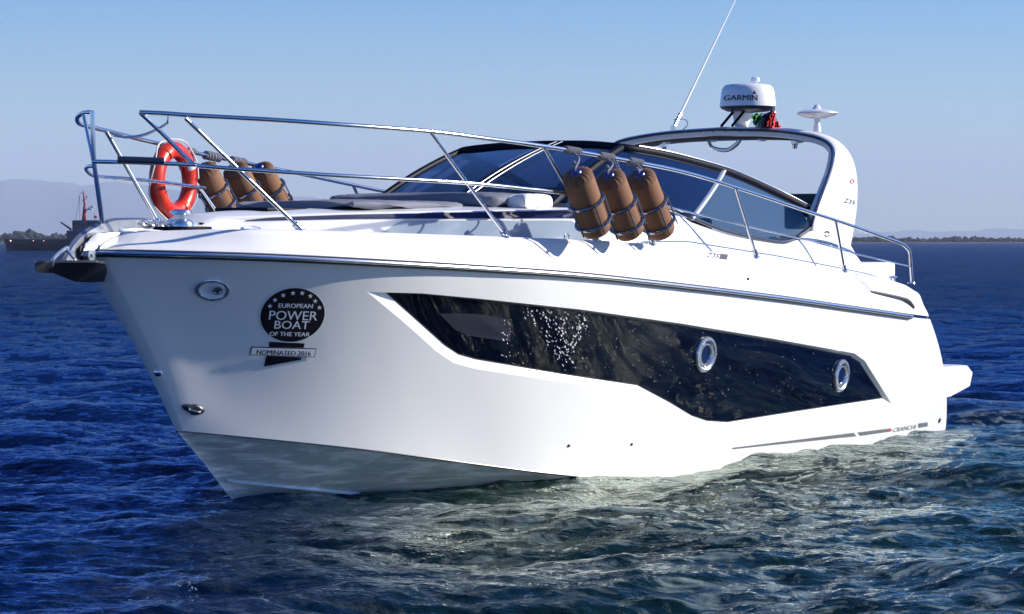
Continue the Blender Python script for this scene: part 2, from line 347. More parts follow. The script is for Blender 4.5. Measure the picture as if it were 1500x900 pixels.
# ------------------------------------------------------------------ far ship
def far_ship():
    Y = 500.; k = Y/F
    t0 = empty('tugboat', ((100-750)*k, Y, 0)); tag(t0, 'dark low tugboat with red mast in front of the far shore', 'ship')
    dk = nmat('dark_ship_paint', (.012, .014, .03), .6, vary=.3, vscale=.5); bl = nmat('navy_ship_paint', (.02, .035, .10), .5, vary=.3, vscale=.5)
    rd = nmat('red_mast_paint', (.38, .02, .035), .5, vary=.2, vscale=.8); wh = nmat('pale_ship_paint', (.45, .47, .5), .5, vary=.1)
    X = lambda x: (x-100)*k; Z = lambda y: EYE+(HORIZ-y)*k
    h = MB(); rows = []
    for x, b, zt in [(8, .3, 1.9), (12, 1.6, 1.75), (22, 2.9, 1.45), (40, 3.5, 1.3), (90, 3.7, 1.3), (130, 3.7, 1.5), (175, 3.4, 1.9), (200, 3.0, 2.2)]:
        fl = .75 if x < 20 else .92
        rows.append([(X(x)+(1.0 if x < 20 else 0), -b*fl*.5, -.5), (X(x)+.2, -b*fl, .3), (X(x), -b, zt), (X(x), b, zt), (X(x)+.2, b*fl, .3), (X(x)+(1.0 if x < 20 else 0), b*fl*.5, -.5)])
    h.grid(rows, closed=True); h.add(rows[-1], [(0, 1, 2, 3, 4, 5)]); h.build('hull', dk, t0, smooth=False)
    bw = MB()
    for q in (-3.5, 3.5): bw = MB(); bw.box((X(60), q, 1.75), (X(110)-X(14), .15, .9)); bw.build('bulwark', dk, t0, smooth=False)
    d = MB(); d.box((X(140), 0, (1.4+Z(338))/2), (X(180)-X(102), 5.6, Z(338)-1.4)); d.box((X(128), 0, (Z(338)+Z(323))/2), (X(150)-X(111), 4.4, Z(323)-Z(338))); hs = d.build('deckhouse', bl, t0, smooth=False, bevel=.08)
    wn = MB()
    for i in range(5): wn.box((X(112.5+i*7), -2.23, (Z(331)+Z(326))/2), (.7, .06, .55))
    wn.build('window', wh if False else M['pane'], hs, smooth=False)
    m_ = MB(); m_.tube([(X(123), 0, Z(324)), (X(124), 0, Z(303))], [.45, .3], 8); m_.tube([(X(124), 0, Z(303)), (X(122), 0, Z(280))], [.22, .1], 8)
    m_.tube([(X(120), -.2, Z(295)), (X(127), -.2, Z(292))], .07, 6); m_.tube([(X(117), 0, Z(283)), (X(124), 0, Z(284))], .06, 6); m_.tube([(X(126), 0, Z(286)), (X(127.2), 0, Z(291))], .12, 6); m_.build('mast', rd, t0)
    p = MB(); p.tube([(X(124), 0, Z(310)), (X(133), 0, Z(303)), (X(136), 0, Z(302))], .1, 6); p.lathe([(0, -.2), (.3, -.15), (.35, .1), (0, .25)], (X(136.5), 0, Z(304)), n=10); p.box((X(131), 0, Z(307)), (1.2, 1.2, .25)); p.build('radar_platform', wh, t0)
    b = MB(); b.tube([(X(106), -1, Z(337)), (X(90), -1, Z(325.5))], [.22, .14], 6); b.build('boom', bl, t0)
    r_ = MB(); r_.tube([(X(111), 0, Z(323)), (X(116.5), 0, Z(288))], .035, 5); r_.tube([(X(116.5), 0, Z(288)), (X(117), 0, Z(323))], .035, 5); r_.lathe([(0, 0), (.22, .02), (.22, .12), (0, .15)], (X(116.5), 0, Z(288)), n=8); r_.build('rigging', dk, t0)
    f_ = MB(); f_.tube([(X(139), 0, Z(325)), (X(139), 0, Z(313))], .06, 5); f_.box((X(140), 0, Z(318)), (.6, .05, .5)); f_.build('stern_pole', rd, t0)
    lm = nmat('lit_deck_lamp', (.8, .5, .4), .4, emit=((1, .6, .45), 1.2))
    for x, s_ in ((21, .17), (54, .1), (69, .1)): l = MB(); l.lathe([(0, -s_), (s_, 0), (0, s_)], (X(x), -3.7, Z(353)), n=8); l.build('deck_lamp', lm, t0)
far_ship()

# ================================================================== THE BOAT
boat = empty('motor_yacht', W(0, 0, 0), BROT)
tag(boat, 'large white sports motor yacht with black hull window and radar arch on blue sea', 'motor yacht')
ip = np.interp
def vH(u): return ip(u+1.55, [0, .25, .5, 1, 1.5, 2, 3, 4, 5.5, 7, 10.2], [.1, .36, .6, .92, 1.15, 1.32, 1.58, 1.74, 1.86, 1.9, 1.86])
def zH(u): return ip(u, [-1.55, -1.04, -.62, -.14, .41, 1.05, 2.16, 3.57, 5.33, 8.2, 8.7], [1.817, 1.80, 1.782, 1.757, 1.728, 1.695, 1.632, 1.527, 1.392, 1.16, 1.12])
def vC(u): return ip(u, [-.6, -.35, 0, .5, 1, 2, 2.9, 4, 6, 9.5], [.035, .22, .46, .77, 1.0, 1.36, 1.55, 1.64, 1.7, 1.7])
def zC(u): return ip(u, [-.6, -.23, 0, .41, .91, 1.49, 2.14, 2.93, 4.5, 9.5], [.545, .49, .455, .392, .308, .208, .101, -.007, -.09, -.13])
def smooth1(f, n=13, wdt=.35):
    def g(u):
        u = np.asarray(u, float); k = np.linspace(-1, 1, n); wt = (1-k**2); wt /= wt.sum()
        return sum(f(u+kk*wdt)*ww for kk, ww in zip(k, wt))
    return g
def ext(f, u0):      # straight extrapolation ahead of the stem, so that smoothing keeps the end point
    a0 = float(f(u0)); sl0 = (float(f(u0+.12))-a0)/.12
    return lambda u: np.where(np.asarray(u) < u0, a0+(np.asarray(u)-u0)*sl0, f(np.maximum(u, u0)))
bvH, bvC = smooth1(ext(vH, -1.55), wdt=.4), smooth1(ext(vC, -.6), wdt=.4)
bzHx, bzCx = smooth1(ext(zH, -1.55), wdt=.5), smooth1(ext(zC, -.6), wdt=.4)
def sH(s): return -1.55+10.2*s**1.35
def sC(s): return -.6+10.0*s**1.35
def KS(s):
    w_ = np.linspace(-.08, .08, 17); g_ = (1-(w_/.09)**2); g_ /= g_.sum(); f_ = lambda q: ip(q, [0, .03, .1, .25, .4, .6, 1], [0, .035, .10, .10, .035, -.03, -.035])
    return sum(f_(s+a)*b for a, b in zip(w_, g_))*(1-np.exp(-(s/.05)**2))
def S(s, t):
    """port topside surface, s 0 stem .. 1 stern, t 0 chine .. 1 sheer -> local coords"""
    s = np.asarray(s, float); t = np.asarray(t, float); s, t = np.broadcast_arrays(s, t)
    s = np.clip(s, 0, 1.02); uh, uc = sH(s), sC(s)
    k = KS(s)
    bow = ip(s, [0, .3, .85, 1], [.05, 0, 0, .13])
    u = uc+(uh-uc)*t+bow*4*t*(1-t)*np.where(s < .5, 1, 1)
    v = bvC(uc)+(bvH(uh)-bvC(uc))*t-k*4*t*(1-t)
    z = bzCx(uc)+(bzHx(uh)-bzCx(uc))*t
    return np.stack([-u, v, z], -1)
def sK(s): return -.62+10.0*s**1.35
def Bt(s, q):
    """port bottom surface, q 0 keel .. 1 chine"""
    s, q = np.broadcast_arrays(np.asarray(s, float), np.asarray(q, float)); s = np.clip(s, 0, 1.02)
    uk = sK(s); kz = ip(uk, [-.62, -.32, 0, .4, 1.2, 3, 9.5], [.54, .289, 0, -.26, -.47, -.58, -.52]); uc = sC(s)
    u = uk+(uc-uk)*q; v = bvC(uc)*q**ip(uk, [-.62, 0, 1.6], [1.9, 1.7, 1.0]); z = kz+(bzCx(uc)-kz)*q - .05*np.sin(PI*q)*ip(uk, [-.62, .5, 9], [0, 1, 1])
    return np.stack([-u, v, z], -1)
def nrm(fn, s, t, e=1e-3):
    a = fn(s+e, t)-fn(s-e, t); b = fn(s, t+e)-fn(s, t-e)
    n = np.cross(a, b); n /= np.linalg.norm(n, axis=-1, keepdims=True)
    return np.where(n[..., 1:2] < 0, -n, n)
def solve(fn, pts, s0=.4, t0=.5, lo=(0, -.2), hi=(1.02, 1.2)):
    P = np.asarray(pts, float); s = np.full(len(P), s0); t = np.full(len(P), t0); e = 1e-4
    for it in range(60):
        f = proj(fn(s, t)); d = P-f; js = (proj(fn(s+e, t))-f)/e; jt = (proj(fn(s, t+e))-f)/e
        det = js[:, 0]*jt[:, 1]-js[:, 1]*jt[:, 0]; det = np.where(abs(det) < 1e-6, 1e-6, det)
        ds = (d[:, 0]*jt[:, 1]-d[:, 1]*jt[:, 0])/det; dt = (js[:, 0]*d[:, 1]-js[:, 1]*d[:, 0])/det
        s = np.clip(s+np.clip(ds*.8, -.1, .1), lo[0]+.001, hi[0]); t = np.clip(t+np.clip(dt*.8, -.15, .15), lo[1], hi[1])
    return s, t
def onhull(pts, off=0.0, fn=S):
    s, t = solve(fn, pts); return fn(s, t)+nrm(fn, s, t)*off
def hullframe(px, py, fn=S):
    s, t = solve(fn, [(px, py)]); c = Vector(fn(s, t)[0]); n = Vector(nrm(fn, s, t)[0]); e1 = Vector((-1, 0, 0)); e1 = (e1-n*e1.dot(n)).normalized(); e2 = n.cross(e1)
    if e2.z < 0: e2 = -e2
    return c, n, e1, e2      # e1 points aft (right in the photo), e2 up

# window outline on the hull, read off the photo
WI = [(568, 431), (620, 433.5), (700, 441), (850, 457), (1000, 478), (1130, 499.5), (1250, 522), (1264, 532), (1297, 584), (1180, 602), (1070, 619.5), (1040, 617.5), (1018, 610), (985, 590), (938, 565), (820, 548), (700, 528), (675, 521), (655, 508), (610, 468)]
WO = [(538, 428), (618, 430), (700, 437.5), (850, 453.5), (1000, 474.5), (1130, 496), (1252, 518), (1267, 529), (1306, 592), (1180, 610), (1070, 628), (1036, 627), (1008, 619), (975, 601), (931, 577), (818, 559), (697, 541), (664, 532), (638, 514), (590, 471)]
def dens(pts, k=6):
    out = []
    for i in range(len(pts)):
        a, b = pts[i], pts[(i+1) % len(pts)]
        for j in range(k): out.append((a[0]+(b[0]-a[0])*j/k, a[1]+(b[1]-a[1])*j/k))
    return out
WId, WOd = dens(WI), dens(WO)
wi_s, wi_t = solve(S, WId); wo_s, wo_t = solve(S, WOd)
def inpoly(x, y, px, py):
    ins = np.zeros(len(x), bool); j = len(px)-1
    for i in range(len(px)):
        c = ((py[i] > y) != (py[j] > y)) & (x < (px[j]-px[i])*(y-py[i])/(py[j]-py[i]+1e-12)+px[i]); ins ^= c; j = i
    return ins
ASP = 5.0
def cdt_region(ps, pt, ns, nt_, inside, margin=.004):
    """triangulate (s,t) unit square minus / or polygon interior, with a regular grid of extra points"""
    gs, gt = np.meshgrid(np.linspace(0, 1, ns), np.linspace(0, 1, nt_), indexing='ij'); gs, gt = gs.ravel(), gt.ravel()
    ins = inpoly(gs, gt, ps, pt)
    dmin = np.min(np.hypot((gs[:, None]-ps[None]), (gt[:, None]-pt[None])/ASP), axis=1)
    keep = (ins if inside else ~ins) & (dmin > margin)
    pts = [Vector((a*ASP, b)) for a, b in zip(gs[keep], gt[keep])]; n0 = len(pts)
    pts += [Vector((a*ASP, b)) for a, b in zip(ps, pt)]; m = len(ps)
    ed = [(n0+i, n0+(i+1) % m) for i in range(m)]
    v, e, f, *_ = delaunay_2d_cdt(pts, ed, [], 0, 1e-7)
    V = np.array([(p[0]/ASP, p[1]) for p in v]); out = []
    cen = np.array([V[list(q)].mean(0) for q in f]); ci = inpoly(cen[:, 0], cen[:, 1], ps, pt)
    for q, c in zip(f, ci):
        if c == inside: out.append(q)
    return V, out
def surf_obj(fn, V, Fs, off, name, mat, parent, mirror=False, extra=None):
    P = fn(V[:, 0], V[:, 1]); Nn = nrm(fn, V[:, 0], V[:, 1]); P = P+Nn*off
    tri = np.array([q[:3] for q in Fs]); a, b, c = P[tri[:, 0]], P[tri[:, 1]], P[tri[:, 2]]
    g = np.einsum('ij,ij->i', np.cross(b-a, c-a), Nn[tri[:, 0]]); Fs = [q if s_ > 0 else tuple(reversed(q)) for q, s_ in zip(Fs, g)]
    m = MB(); m.add(P, Fs); NN = Nn
    if mirror:
        m.add(P*np.array([1, -1, 1]), [tuple(reversed(q)) for q in Fs]); NN = np.concatenate([Nn, Nn*np.array([1, -1, 1])])
    return m.build(name, mat, parent, normals=[tuple(n) for n in NN])
V_, F_ = cdt_region(wo_s, wo_t, 150, 34, False)
hull = surf_obj(S, V_, F_, 0, 'hull', M['gel'], boat, mirror=True)
# bezel: bevelled strip from hull down to the recessed pane
RC = .035
Po = S(wo_s, wo_t); Pi = S(wi_s, wi_t)-nrm(S, wi_s, wi_t)*RC
bz = MB()
for sg in (1, -1):
    k = np.array([1, sg, 1]); bz.grid([list(Po*k), list(Pi*k)], closed=True)
bz.build('window_bezel', M['gel'], boat, smooth=False)
gk = MB(); gk.tube([tuple(p) for p in Pi], .005, 5, closed=True); gk.build('window_gasket', M['rubber'], boat)
V_, F_ = cdt_region(wi_s, wi_t, 150, 34, True, .003)
pane = surf_obj(S, V_, F_, -RC+.001, 'hull_window', M['pane'], boat, mirror=True)
# stem face
st = MB(); tt = np.linspace(0, 1, 26); e = S(np.full(26, 0.0), tt); rows = []
for f in np.linspace(-1, 1, 9):
    r_ = e.copy(); r_[:, 1] = e[:, 1]*f; r_[:, 0] += .035*(1-f*f)*(e[:, 1]/.1); rows.append([tuple(p) for p in r_])
st.grid(rows); st.build('stem', M['gel'], boat)
# bottom with spray rails
ss = np.linspace(0, 1, 110); bt = MB(); rows = [[tuple(p) for p in Bt(ss, q)] for q in np.linspace(0, 1, 10)]
bt.grid(rows); bt.grid([[(x, -y, z) for x, y, z in r_] for r_ in rows])
M['bottom'] = nmat('wet_gelcoat_light_streaks', (.42, .46, .46), .12, coat=1, bump=.05, bscale=3)
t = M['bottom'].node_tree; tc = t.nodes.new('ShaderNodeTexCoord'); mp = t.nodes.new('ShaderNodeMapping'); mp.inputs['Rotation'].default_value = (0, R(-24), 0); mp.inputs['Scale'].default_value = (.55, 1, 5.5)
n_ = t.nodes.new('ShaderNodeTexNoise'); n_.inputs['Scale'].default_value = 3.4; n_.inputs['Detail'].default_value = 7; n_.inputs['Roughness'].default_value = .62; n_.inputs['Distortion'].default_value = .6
cr0 = t.nodes.new('ShaderNodeValToRGB'); cr0.color_ramp.elements[0].position = .46; cr0.color_ramp.elements[0].color = (.46, .53, .52, 1); cr0.color_ramp.elements[1].position = .66; cr0.color_ramp.elements[1].color = (.95, .96, .93, 1)  # pale diagonal streaks paint the light rippling off waves into the colour
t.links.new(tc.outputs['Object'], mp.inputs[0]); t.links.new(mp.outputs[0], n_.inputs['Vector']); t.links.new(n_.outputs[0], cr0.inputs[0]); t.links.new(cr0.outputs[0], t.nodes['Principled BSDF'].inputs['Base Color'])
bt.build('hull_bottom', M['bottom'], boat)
def strip(fn, pts, w, off, name, mat, parent, mirror=True):
    s, t = pts; p = fn(s, t); n = nrm(fn, s, t); m = MB(); rows = [[], [], []]
    for P, N_ in zip(p, n):
        rows[0].append(P+np.array([0, 0, w])); rows[1].append(P+N_*off+np.array([0, 0, -w*.2])); rows[2].append(P+np.array([0, 0, -w])-N_*.002)
    m.grid(rows); 
    if mirror: m.grid([[q*np.array([1, -1, 1]) for q in r_] for r_ in rows])
    return m.build(name, mat, parent, auto=20)
sq = solve(Bt, [(x, 703+(x-330)*.098) for x in np.linspace(332, 720, 30)], .1, .4)
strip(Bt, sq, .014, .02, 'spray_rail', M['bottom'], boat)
cs = np.linspace(0, 1, 120); ch = MB(); C0 = S(cs, np.zeros(120)); N0 = nrm(S, cs, np.full(120, .02))
rows = [[tuple(p+np.array([0, 0, .004])+n*.001) for p, n in zip(C0, N0)], [tuple(p+n*.004+np.array([0, 0, -.002])) for p, n in zip(C0, N0)], [tuple(p+np.array([0, 0, -.012])-n*.012) for p, n in zip(C0, N0)], [tuple(p+np.array([0, 0, -.016])-n*.03) for p, n in zip(C0, N0)]]
ch.grid(rows); ch.grid([[(x, -y, z) for x, y, z in r_] for r_ in rows]); ch.build('chine_seam', M['rub'], boat, auto=25)
# transom
tr = MB(); e = S(np.full(20, 1.0), np.linspace(0, 1, 20)); k = Bt(np.full(8, 1.0), np.linspace(0, 1, 8))[:-1]; port = list(k)+list(e)
tr.grid([[tuple(p) for p in port], [(p[0]-.06*0, p[1]*.0, p[2]) for p in port], [(p[0], -p[1], p[2]) for p in port]]); tr.build('transom', M['gel'], boat)

# rub rail right round the bow
hs = H_ = None
cs = np.linspace(0, 1, 130); cs = cs[sH(cs) < 8.22]; Hp = S(cs, np.ones(len(cs))); Nh = nrm(S, cs, np.full(len(cs), .98)); Nh[:, 2] = 0; Nh /= np.linalg.norm(Nh, axis=1, keepdims=True)
def ring_path(off, dz):
    P = Hp+Nh*off+np.array([0, 0, dz]); front = [(1.55+off+.02, .05, P[0][2]), (1.55+off+.03, 0, P[0][2]), (1.55+off+.02, -.05, P[0][2])]
    return [(x, -y, z) for x, y, z in reversed([tuple(p) for p in P])]+list(reversed(front))+[tuple(p) for p in P]
rb = MB(); rb.tube(ring_path(.010, .0), .028, 10, sq=1.0); rr_ = rb.build('rub_rail', M['rub'], boat)
rb = MB(); rb.tube(ring_path(.032, .001), .015, 8); rb.build('steel_strip', M['chrome'], rr_)
# ------------------------------------------------------------------ deck moulding
def zG(u): return ip(u, [-1.45, -.96, -.34, .53, 1.45, 2.67, 3.32, 5.03, 6.86, 8.0, 8.35, 8.6], [1.965, 1.98, 1.977, 1.954, 1.931, 1.9, 1.872, 1.758, 1.622, 1.52, 1.47, 1.40])
def vG(u): return bvH(u)-ip(u, [-1.5, -1.2, 8.6], [.03, .10, .12])
# cabin foot / cabin edge / centre
def cabfoot(u): return (ip(u, [-1.3, -.6, 0, .6, 1.5, 2.6, 3.4, 4.4, 6, 8.6], [.05, .25, .5, .72, .98, 1.18, 1.33, 1.52, 1.58, 1.58]))
def cabtopv(u): return (ip(u, [-1.3, -.6, 0, .6, 1.5, 2.6, 3.4, 4.4, 5.06, 6.2, 7, 8.6], [.02, .15, .36, .56, .82, 1.02, 1.17, 1.36, 1.43, 1.47, 1.46, 1.46]))
def cabtopz(u): return ip(u, [-1.3, -.75, -.45, .6, 1.5, 2.9, 4.3, 4.55, 5.06, 5.6, 6.2, 6.6, 7.05, 7.6, 7.85, 8.1, 8.6], [1.95, 1.965, 2.07, 2.11, 2.13, 2.16, 2.165, 2.07, 1.97, 1.915, 1.87, 1.95, 2.10, 1.90, 1.72, 1.60, 1.38])
uu = np.concatenate([np.linspace(-1.45, 0, 24, endpoint=False), np.linspace(0, 8.62, 90)])
def station(u, inner=True):
    hv, hz_ = float(bvH(u)), float(bzHx(u)); gv, gz = float(vG(u)), float(zG(u))
    fv, tv, tz = float(cabfoot(u)), float(cabtopv(u)), float(cabtopz(u)); dk = gz-ip(u, [-1.3, -.8, 6, 8], [.0, .05, .05, .0])
    fv = min(fv, gv-.08); tv = min(tv, fv-.02); uc_ = ip(u, [-.6, -.2, 3.0, 3.9], [0, 1, 1, 0]); tv += .05*uc_; fv -= .15*uc_*ip(u, [-.2, 1], [.7, 1])
    return [(hv, hz_+.03), (hv-.012, hz_+.06), (hv-(hv-gv)*.45, hz_+(gz-hz_)*.5), (gv+.025, gz-.035), (gv, gz-.008), (gv-.02, gz), (gv-.06, gz-.002), (gv-.075, dk), (fv+.03, dk+.004), (fv, dk+.02), (tv+(fv-tv)*.35*(1-.6*uc_), dk+(tz-dk)*(.75+.05*uc_)), (tv+.01, tz-.015), (tv-.02, tz)]
rows = [[L(u+.24*float(ip(u, [-1.45, -.7], [1, 0]))*min(1, i/4.), v, z) for i, (v, z) in enumerate(station(u))] for u in uu]
# end cap going round the stern quarter
last = rows[-1]; endr = [(p[0]-.04, p[1]-.03, p[2]-.03) for p in last]; rows2 = rows+[endr]
dk = MB()
for sg in (1, -1):
    dk.grid([[(p[0], sg*p[1], p[2]) for p in r_] for r_ in rows2])
deck = dk.build('deck', M['gel2'], boat, auto=35)
# nose of the deck moulding
ns_ = MB(); r0 = rows[0]; rws = []
for f in np.linspace(-1, 1, 9): rws.append([(p[0]+.07*(1-f*f), p[1]*f, p[2]) for p in r0])
ns_.grid(rws); ns_.build('deck_nose', M['gel2'], boat, auto=60)
# coachroof top
def zCC(u): return ip(u, [-1.3, -.75, -.45, 0, .6, 1.5, 2.9, 4.3], [1.955, 1.975, 2.09, 2.12, 2.145, 2.17, 2.205, 2.21])
cr_ = MB(); ucc = [u for u in uu if u <= 4.32]; rws = []
for u in ucc:
    tv, tz = station(u)[-1]; rws.append([L(u, tv*f, tz+(zCC(u)-tz)*(1-abs(f)**2)) for f in np.linspace(-1, 1, 17)])
cr_.grid(rws); cr_.build('coachroof', M['gel2'], boat, auto=35)
M['blueshade'] = nmat('navy_painted_shade', (.004, .012, .07), .05, ior=1.5, vary=.2)  # navy strip added to paint the blue shade along the coachroof side
M['greyshade'] = nmat('grey_blue_painted_shade', (.26, .33, .42), .35, coat=.3, vary=.05)  # grey-blue panel added to paint the shaded cabin wall
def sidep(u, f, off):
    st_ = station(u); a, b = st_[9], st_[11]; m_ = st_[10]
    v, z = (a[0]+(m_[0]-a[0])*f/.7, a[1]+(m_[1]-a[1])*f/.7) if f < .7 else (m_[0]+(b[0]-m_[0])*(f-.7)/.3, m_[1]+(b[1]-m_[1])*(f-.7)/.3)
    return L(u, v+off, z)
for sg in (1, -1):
    for nm, u0, u1, f0, f1, mt in (('blue_shade_strip', -.25, 3.45, .66, .99, 'blueshade'), ('grey_shade_panel', .9, 3.2, .05, .6, 'greyshade')):
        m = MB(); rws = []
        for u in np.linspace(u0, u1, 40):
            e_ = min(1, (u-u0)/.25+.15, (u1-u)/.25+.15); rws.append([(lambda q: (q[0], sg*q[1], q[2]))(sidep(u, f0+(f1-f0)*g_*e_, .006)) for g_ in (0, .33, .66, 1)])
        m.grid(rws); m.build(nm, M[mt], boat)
# cockpit liner, floor and bulkhead
ck = MB(); uk = [u for u in uu if u >= 4.25]; rp = []
for u in uk:
    tv, tz = station(u)[-1]; rp.append([L(u, tv-.05, tz+.002), L(u, tv-.07, tz-.25), L(u, tv-.1, .95)])
for sg in (1, -1):
    ck.grid([[(p[0], sg*p[1], p[2]) for p in r_] for r_ in rp]); ck.grid([[(*L(u, sg*station(u)[-1][0], station(u)[-1][1]),), (L(u, sg*(station(u)[-1][0]-.05), station(u)[-1][1]+.002))] for u in uk])
ck.build('cockpit_liner', M['gel2'], boat)
fl = MB(); fl.box(L(6.45, 0, .93), (4.3, 2.8, .04)); fl.build('cockpit_floor', M['teak'], boat, smooth=False)
bh = MB(); bh.box(L(4.3, 0, 1.55), (.06, 2.5, 1.22)); bh.build('bulkhead', M['liner'], boat, smooth=False)
# dash, helm seat and settee inside
ds = MB(); ds.grid([[L(u, v, z+.03*math.cos(v*1.4)) for v in np.linspace(-1.1, 1.1, 9)] for u, z in ((3.55, 2.22), (3.9, 2.32), (4.3, 2.34), (4.6, 2.24), (4.75, 2.0), (4.75, 1.6))]); ds.build('dashboard', M['seat'], boat)
wh_ = MB(); wc = Vector(L(4.95, -.55, 2.12)); ring = []
for i in range(28):
    a = 2*PI*i/28; ring.append(wc+Vector((.05*math.sin(a), .19*math.cos(a), .18*math.sin(a))))
wh_.tube(ring, .014, 7, closed=True); wh_.tube([wc, wc+Vector((.2, 0, -.05))], .03, 8)
for a in (.4, 2.7, 4.7): wh_.tube([wc, wc+Vector((.05*math.sin(a), .19*math.cos(a), .18*math.sin(a)))], .009, 6)
wh_.build('steering_wheel', M['black'], boat)
for v in (-.55, .55):
    hb = MB(); hb.box(L(5.75, v, 1.62), (.5, .55, .14)); hb.box(L(6.0, v, 1.86), (.13, .52, .5)); hb.build('helm_seat', M['seat'], boat, bevel=.04)
# dark seat back by the arch foot (1185..1207, 290..320)
hb = MB(); a, b = un(1178, 290, 1.15), un(1203, 330, 1.15); hb.box(L((a[0]+b[0])/2, 1.1, (a[2]+b[2])/2), (abs(b[0]-a[0]), .34, abs(a[2]-b[2])+.08)); hb.build('seat_back', M['seat'], boat, bevel=.035)
a, b = un(1262, 388, 1.15), un(1312, 414, 1.15); hb = MB(); hb.box(L((a[0]+b[0])/2, 0, (a[2]+b[2])/2-.08), (abs(b[0]-a[0]), 2.3, abs(a[2]-b[2])+.2)); hb.build('aft_settee', M['cushionw'], boat, bevel=.03)
# swim platform
sp = MB(); a = [(9.1, .62), (10.35, .60), (10.5, .52), (10.42, .38), (9.9, .30), (9.1, .28)]; rws = []
for v, du in ((-1.62, -.12), (-1.5, 0), (-.5, .02), (.5, .02), (1.5, 0), (1.62, -.12)): rws.append([L(u+(du if u > 9.5 else 0), v, z) for u, z in a])
sp.grid(rws, closed=True); sp.add(rws[0], [tuple(range(6))]); sp.add(rws[-1], [tuple(range(6))]); sp.build('swim_platform', M['gel2'], boat, auto=30, bevel=.012)
# stern step / engine lid closing the aft end
sl_ = MB(); sl_.box(L(8.35, 0, 1.0), (.6, 3.1, .5)); sl_.build('stern_locker', M['gel2'], boat, bevel=.05)

# ------------------------------------------------------------------ cushions on the coachroof
sp_ = MB()
def pad(u0, u1, v0, v1, z0, z1, rnd, name, mat):
    m = MB(); rws = []
    for i, q in enumerate(np.linspace(-1, 1, 13)):
        k = (1-abs(q)**6)**.3 if abs(q) < 1 else 0; u = (u0+u1)/2+(u1-u0)/2*q; row = []
        for j, a in enumerate(np.linspace(0, 2*PI, 40, endpoint=False)):
            cx = abs(math.cos(a))**.35*math.copysign(1, math.cos(a)); cz = abs(math.sin(a))**.6*math.copysign(1, math.sin(a))
            row.append(L(u, (v0+v1)/2+(v1-v0)/2*cx*(.9+.1*k), (z0+z1)/2+(z1-z0)/2*cz*(.55+.45*k)+.012*math.sin(a*5+i)))
        rws.append(row)
    m.grid(rws, closed=True); m.add(rws[0], [tuple(range(40))]); m.add(rws[-1], [tuple(range(40))]); return m.build(name, mat, boat, auto=60)
pad(.75, 2.25, -.62, .62, 2.14, 2.205, .1, 'sun_pad', M['cushion'])
pad(2.3, 2.85, -.85, .82, 2.15, 2.285, .1, 'headrest_bolster', M['cushion'])
pad(2.5, 2.92, .80, .99, 2.14, 2.27, .1, 'bolster_end', M['cushionw'])
ht = MB(); ht.box(L(.35, 0, 2.13), (.5, .5, .03)); ht.build('deck_hatch', M['black'], boat, bevel=.015)

# ------------------------------------------------------------------ windscreen
wb = [(2.85, 0, 2.235), (2.9, .45, 2.22), (3.02, .9, 2.185), (3.5, 1.12, 2.19), (4.2, 1.29, 2.185), (4.55, 1.385, 2.09), (5.06, 1.43, 1.985), (5.6, 1.45, 1.925), (6.2, 1.46, 1.885), (6.62, 1.46, 1.97), (7.02, 1.45, 2.11)]
wt = [(4.40, 0, 2.745), (4.38, .45, 2.735), (4.33, .82, 2.70), (4.66, .96, 2.665), (5.05, 1.05, 2.615), (5.61, 1.15, 2.53), (5.95, 1.20, 2.46), (6.25, 1.25, 2.385), (6.5, 1.3, 2.315), (6.75, 1.37, 2.23), (7.03, 1.44, 2.125)]
WBc, WTc = cr(wb, 8), cr(wt, 8)
def wpt(i, f, off=0):
    a, b = np.array(WBc[i]), np.array(WTc[i]); p = a+(b-a)*f
    bul = .035*4*f*(1-f); j = min(i+1, len(WBc)-1); k = max(i-1, 0); tg = np.array(WBc[j])-np.array(WBc[k]); up = b-a
    n = np.cross(up, tg); n /= (np.linalg.norm(n)+1e-9)
    if n[1] < 0 or (i < 12 and n[0] > 0): n = -n
    p = p+n*(bul+off); return L(*p)
def glass(i0, i1, mat, name):
    for sg in (1, -1):
        m = MB(); m.grid([[(lambda q: (q[0], sg*q[1], q[2]))(wpt(i, f)) for f in np.linspace(0, 1, 7)] for i in range(i0, i1+1)]); m.build(name, mat, wsf, label=None)
wf = MB(); top = [L(*p) for p in WTc]; full = [(x, -y, z) for x, y, z in reversed(top)]+top[1:]
wf.tube(full, .030, 10, sq=1.25); wsf = wf.build('windscreen_frame', M['black'], boat)
glass(0, 16, M['tint'], 'front_pane'); glass(16, 40, M['tint'], 'side_pane'); glass(40, 80, M['tint2'], 'quarter_pane')
wf = MB(); bot = [L(p[0], p[1]+.004, p[2]+.006) for p in WBc]; wf.tube([(x, -y, z) for x, y, z in reversed(bot)]+bot[1:], .016, 8); wf.build('windscreen_gasket', M['rub'], wsf)
wf = MB(); t2 = [(x, y+.012, z+.036) for x, y, z in top[20:]]; 
for sg in (1, -1): wf.tube([(x, sg*y, z) for x, y, z in t2], .006, 7)
wf.build('steel_trim', M['chrome'], wsf)
def bar(i, j, r, mat, name, sg, off=.0, sqq=1.0):
    m = MB(); n = 12; pts = []
    for k in range(n+1):
        f = k/n; a = np.array(wpt(i, f, off)); b = np.array(wpt(j, f, off)); p = a+(b-a)*f; pts.append((p[0], sg*p[1], p[2]))
    m.tube(pts, r, 8, sq=sqq); m.build(name, mat, wsf)
M['alu'] = nmat('pale_aluminium', (.55, .62, .72), .35, metal=.3, vary=.05)
for sg in (1, -1):
    bar(16, 16, .035, M['black'], 'corner_pillar', sg)
    bar(40, 40, .028, M['alu'], 'mullion', sg, sqq=.7)
